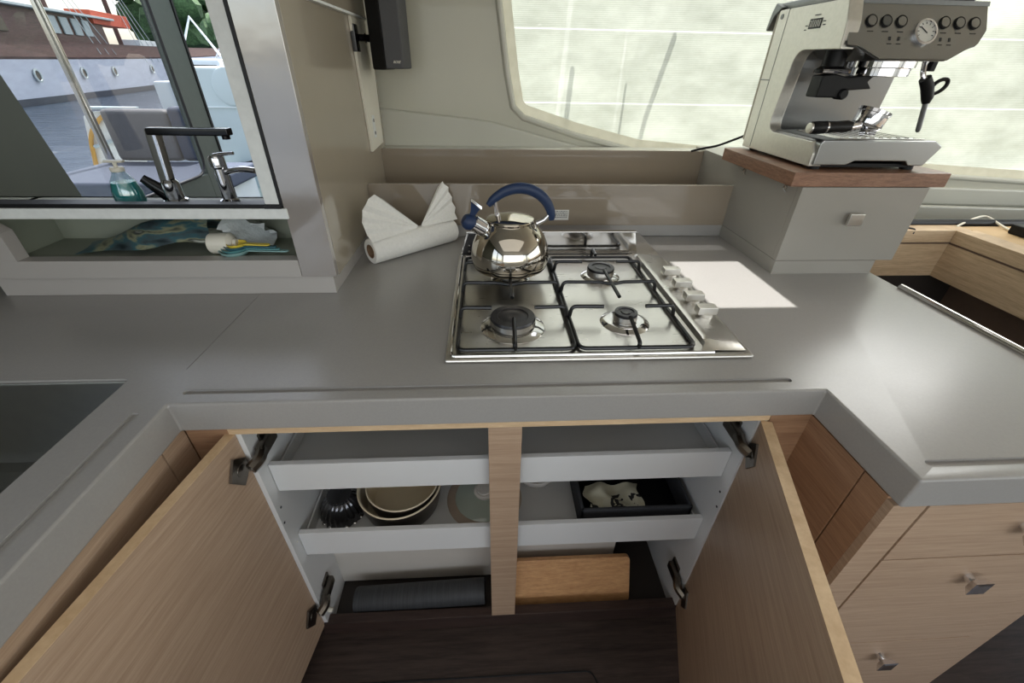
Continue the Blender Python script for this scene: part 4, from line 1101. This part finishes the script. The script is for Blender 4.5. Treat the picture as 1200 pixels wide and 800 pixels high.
for s in (.135, .22, .295, .42, .53, .70):
    p = hullp(s, -.28+.55*s*s, .24); qd = hn.to_track_quat('Z', 'Y').to_matrix().to_4x4()
    bm = B(); add_lathe(bm, [(.26, 0), (.28, .05), (.20, .06), (.18, .02), (0, .02)], p, 'z', 22, qd); ph = obj('porthole', bm, M['gel_grey'], sh)
    bm = B(); add_lathe(bm, [(0, .035), (.18, .035)], p, 'z', 22, qd); obj('porthole_glass', bm, M['black_gl'], ph)
def shipbox(s0, s1, z0, z1, b0, b1, name, m, par=None):
    bm = B(); P = []
    c = [hullp(s0, 0, -b0), hullp(s1, 0, -b0), hullp(s1, 0, -b1), hullp(s0, 0, -b1)]
    add_prism(bm, [(p.x, p.y) for p in c], 'z', z0, z1, bev=.02); return obj(name, bm, m, par or sh)
ca = shipbox(.02, .36, 1.0, 2.35, .6, 3.0, 'deckhouse', M['mahog'])
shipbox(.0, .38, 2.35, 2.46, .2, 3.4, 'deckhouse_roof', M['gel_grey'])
for k in range(4):
    shipbox(.235+k*.024, .251+k*.024, 1.45, 2.20, .55, .62, 'cabin_window', M['gel_grey'], ca)
for k in range(3): shipbox(.03+k*.05, .06+k*.05, 1.35, 2.15, .55, .62, 'cabin_window', M['black_gl'], ca)
shipbox(.33, .44, 2.1, 2.75, .4, 1.6, 'red_tarp', M['canvas_o'])
shipbox(.48, .60, 1.1, 1.55, .8, 1.9, 'deck_locker', M['gelcoat'])
for s, z in ((.30, 6.5), (.47, 7.5)):
    bm = B(); add_tube(bm, [hullp(s, 1.0, -1.8), hullp(s, z, -1.8)], .14, 10); obj('mast', bm, M['mahog'], sh)
bm = B()
for k in range(4): add_tube(bm, [hullp(.40+.025*k, .2, .4), hullp(.46, 7, -1.8)], .022, 6)
for k in range(3): add_tube(bm, [hullp(.27+.02*k, .6, .4), hullp(.30, 6.2, -1.8)], .02, 6)
obj('rigging', bm, M['gel_grey'], sh)
# smaller boats in the door gap
def small_boat(c, ln, lab, mcab):
    b = thing('motor_boat', lab, 'boat', c)
    c = V(c); bm = B()
    add_prism(bm, [(c.x-ln*.5, c.y-1.0), (c.x+ln*.3, c.y-1.0), (c.x+ln*.55, c.y), (c.x+ln*.3, c.y+1.0), (c.x-ln*.5, c.y+1.0)], 'z', c.z, c.z+1.15, bev=.08); obj('hull', bm, M['gelcoat'], b)
    bm = B(); add_box(bm, c.x-ln*.25, c.x+ln*.15, c.y-.8, c.y+.8, c.z+1.15, c.z+1.9, .12); obj('cabin', bm, mcab, b)
    bm = B(); add_box(bm, c.x-ln*.22, c.x+ln*.12, c.y-.83, c.y-.78, c.z+1.35, c.z+1.7, .02); obj('window', bm, M['black_gl'], b)
    bm = B(); add_tube(bm, [(c.x-ln*.3, c.y, c.z+1.9), (c.x-ln*.1, c.y, c.z+3.2), (c.x+.1*ln, c.y, c.z+1.9)], .05, 8); obj('frame', bm, M['gelcoat'], b)
small_boat((-10.6, 20, -1.42), 4.0, 'white motor boat seen in the open door gap, nearest the console', M['gelcoat'])
small_boat((-13.6, 29, -1.42), 5.0, 'motor boat with brown cabin farther back in the door gap', M['mahog'])

# shore trees, and trees beyond the screened window
def tree(c, h, r, lab, n=26):
    t = thing('tree', lab, 'tree', c, 'trees on the shore'); c = V(c)
    bm = B(); add_tube(bm, [c, c+V((.1*r, 0, h*.35)), c+V((0, .1*r, h*.7))], [r*.10, r*.07, r*.03], 8); obj('trunk', bm, M['bark'], t)
    bm = B()
    for k in range(n):
        a = random.uniform(0, 2*PI); u = random.uniform(-1, 1); q_ = r*random.uniform(.35, .95)
        p = c+V((q_*math.cos(a), q_*math.sin(a), h*.66+u*h*.34)); s = r*random.uniform(.18, .36)
        tb = bmesh.new(); bmesh.ops.create_icosphere(tb, subdivisions=2, radius=s)
        for v in tb.verts: v.co *= random.uniform(.72, 1.25)
        tb.transform(Matrix.Translation(p)); join(bm, tb)
    obj('crown', bm, M['leaf'], t)
tree((-58, 100, -1.4), 13, 9, 'broad green tree on the far shore, farthest left beyond the ship')
tree((-39, 90, -1.4), 11, 7, 'round green tree on the far shore above the motor boats')
tree((-22, 80, -1.4), 12, 7, 'green tree on the far shore right of the motor boats')
tree((1.2, 9.5, -1.4), 4.6, 2.0, 'leafy tree beyond the upper left of the screened window')
tree((5.8, 11, -1.4), 5.2, 2.0, 'leafy tree beyond the middle of the screened window')
bm = B(); add_box(bm, -.4, 5.0, 1.09, 2.19, -.02, .03, .005); add_box(bm, -.4, 5.0, 1.09, 2.19, FL, -.02)
M['deck'] = mat('non slip deck paint', srgb(216, 217, 212), .6, 0, .05, 60)
tag(obj('coachroof_deck', bm, M['deck'], origin=(2, 1.6, FL)), 'sunlit white deck outside the screened window', 'deck')
M['strap'] = canvas_mat(); M['strap'].name = 'white translucent webbing'
for nd in M['strap'].node_tree.nodes:
    if nd.type == 'VALTORGB':
        for e in nd.color_ramp.elements: e.color = (.95, .95, .93, 1)
cv = thing('deck_canopy', 'cream canvas dodger with slanted top edge just outside the screened window', 'canopy', (1.6, 2.2, FL))
bm = B(); add_prism(bm, [(-.4, .47), (.23, .618), (.95, .768), (1.6, .86), (4.5, 1.1), (4.5, FL), (-.4, FL)], 'y', 2.2, 2.206); obj('canvas', bm, M['canvas_t'], cv)
bm = B(); add_tube(bm, [(.72, 1.24, .90), (.668, 1.24, .667), (.598, 1.24, .031)], .0085, 10)
tag(obj('dark_strut', bm, M['bulk'], origin=(.66, 1.24, .1)), 'dark slanted strut outside the screened window', 'strut')
bm = B(); add_tube(bm, [(.385, 1.20, .72), (.360, 1.20, .31), (.348, 1.20, .031)], .0085, 10)
tag(obj('white_strut', bm, M['strap'], origin=(.37, 1.2, .1)), 'thick white upright strut outside the screened window, left of the dark one', 'strut')
bm = B(); add_tube(bm, [(.575, 1.15, .585), (.571, 1.15, .031)], .004, 8)
tag(obj('upright_rope', bm, M['strap'], origin=(.57, 1.15, .1)), 'thin white upright rope just left of the dark strut', 'rope')

# ================================================================== LIGHT AND CAMERA
w = bpy.data.worlds.new('sky'); bpy.context.scene.world = w; w.use_nodes = True
nt = w.node_tree; nt.nodes.clear()
o_ = nt.nodes.new('ShaderNodeOutputWorld'); bg = nt.nodes.new('ShaderNodeBackground'); sky = nt.nodes.new('ShaderNodeTexSky')
sky.sky_type = 'NISHITA'; sky.sun_disc = False; sky.sun_elevation = math.radians(60); sky.sun_rotation = math.radians(0); sky.air_density = 1.2; sky.dust_density = 2.0
hs = nt.nodes.new('ShaderNodeHueSaturation'); hs.inputs['Saturation'].default_value = .55; nt.links.new(sky.outputs[0], hs.inputs['Color']); nt.links.new(hs.outputs[0], bg.inputs[0]); bg.inputs[1].default_value = .40; nt.links.new(bg.outputs[0], o_.inputs[0])

def lamp(name, kind, loc, rot, energy, size=None, sizey=None, col=(1, 1, 1)):
    l = bpy.data.lights.new(name, kind); l.energy = energy; l.color = col
    if kind == 'AREA': l.shape = 'RECTANGLE'; l.size = size; l.size_y = sizey
    o = bpy.data.objects.new(name, l); C.objects.link(o); o.location = loc; o.rotation_euler = rot; return o
sun = lamp('sun', 'SUN', (0, 3, 6), (0, 0, 0), 7.0, col=(1, .985, .96)); sun.data.angle = math.radians(.53)
sdir = V((sx/CZ, -1/TAN, -1)).normalized()
sun.rotation_euler = sdir.to_track_quat('-Z', 'Y').to_euler()
# daylight through the saloon windows behind the photographer and on the right, plus an added ceiling fill lamp
lamp('saloon_window_light', 'AREA', (.6, -2.55, .5), (PI/2, 0, 0), 11, 3.2, .9, (1, .98, .95))
lamp('right_window_light', 'AREA', (3.35, -.6, .45), (PI/2, 0, PI/2), 9, 2.6, .7, (1, .98, .94))
lamp('ceiling_fill', 'AREA', (.2, -.9, .99), (0, 0, 0), 3.5, 1.6, 1.2, (1, .97, .92))  # added fill for soft overhead light, no visible fitting

l = lamp('worktop_fill', 'AREA', (1.85, .97, .92), (0, 0, 0), 7.5, .8, .5, (1, .99, .97))  # added lamp out of view, brightens the right worktop like window glare
l.data.specular_factor = .22
l.rotation_euler = (V((.98, .02, 0))-V(l.location)).to_track_quat('-Z', 'Y').to_euler()
cam = bpy.data.cameras.new('camera'); co = bpy.data.objects.new('camera', cam); C.objects.link(co)
cam.sensor_width = 36; cam.lens = 14.9165; cam.clip_start = .01; cam.clip_end = 1000
Rv, Uv, Fv = V((0.99845338, -0.05313705, 0.01634935)), V((0.01532214, 0.54569533, 0.83784356)), V((0.0534423, 0.83629723, -0.54566552))
m3 = Matrix((Rv, Uv, -Fv)).transposed()
co.matrix_world = Matrix.Translation((0.08299, -0.63985, 0.46652)) @ m3.to_4x4()
bpy.context.scene.camera = co
vs = bpy.context.scene.view_settings; vs.view_transform = 'Standard'; vs.look = 'None'; vs.exposure = 0.25; vs.gamma = 1.0
for o in list(bpy.data.objects):
    if '_org' in o: del o['_org']
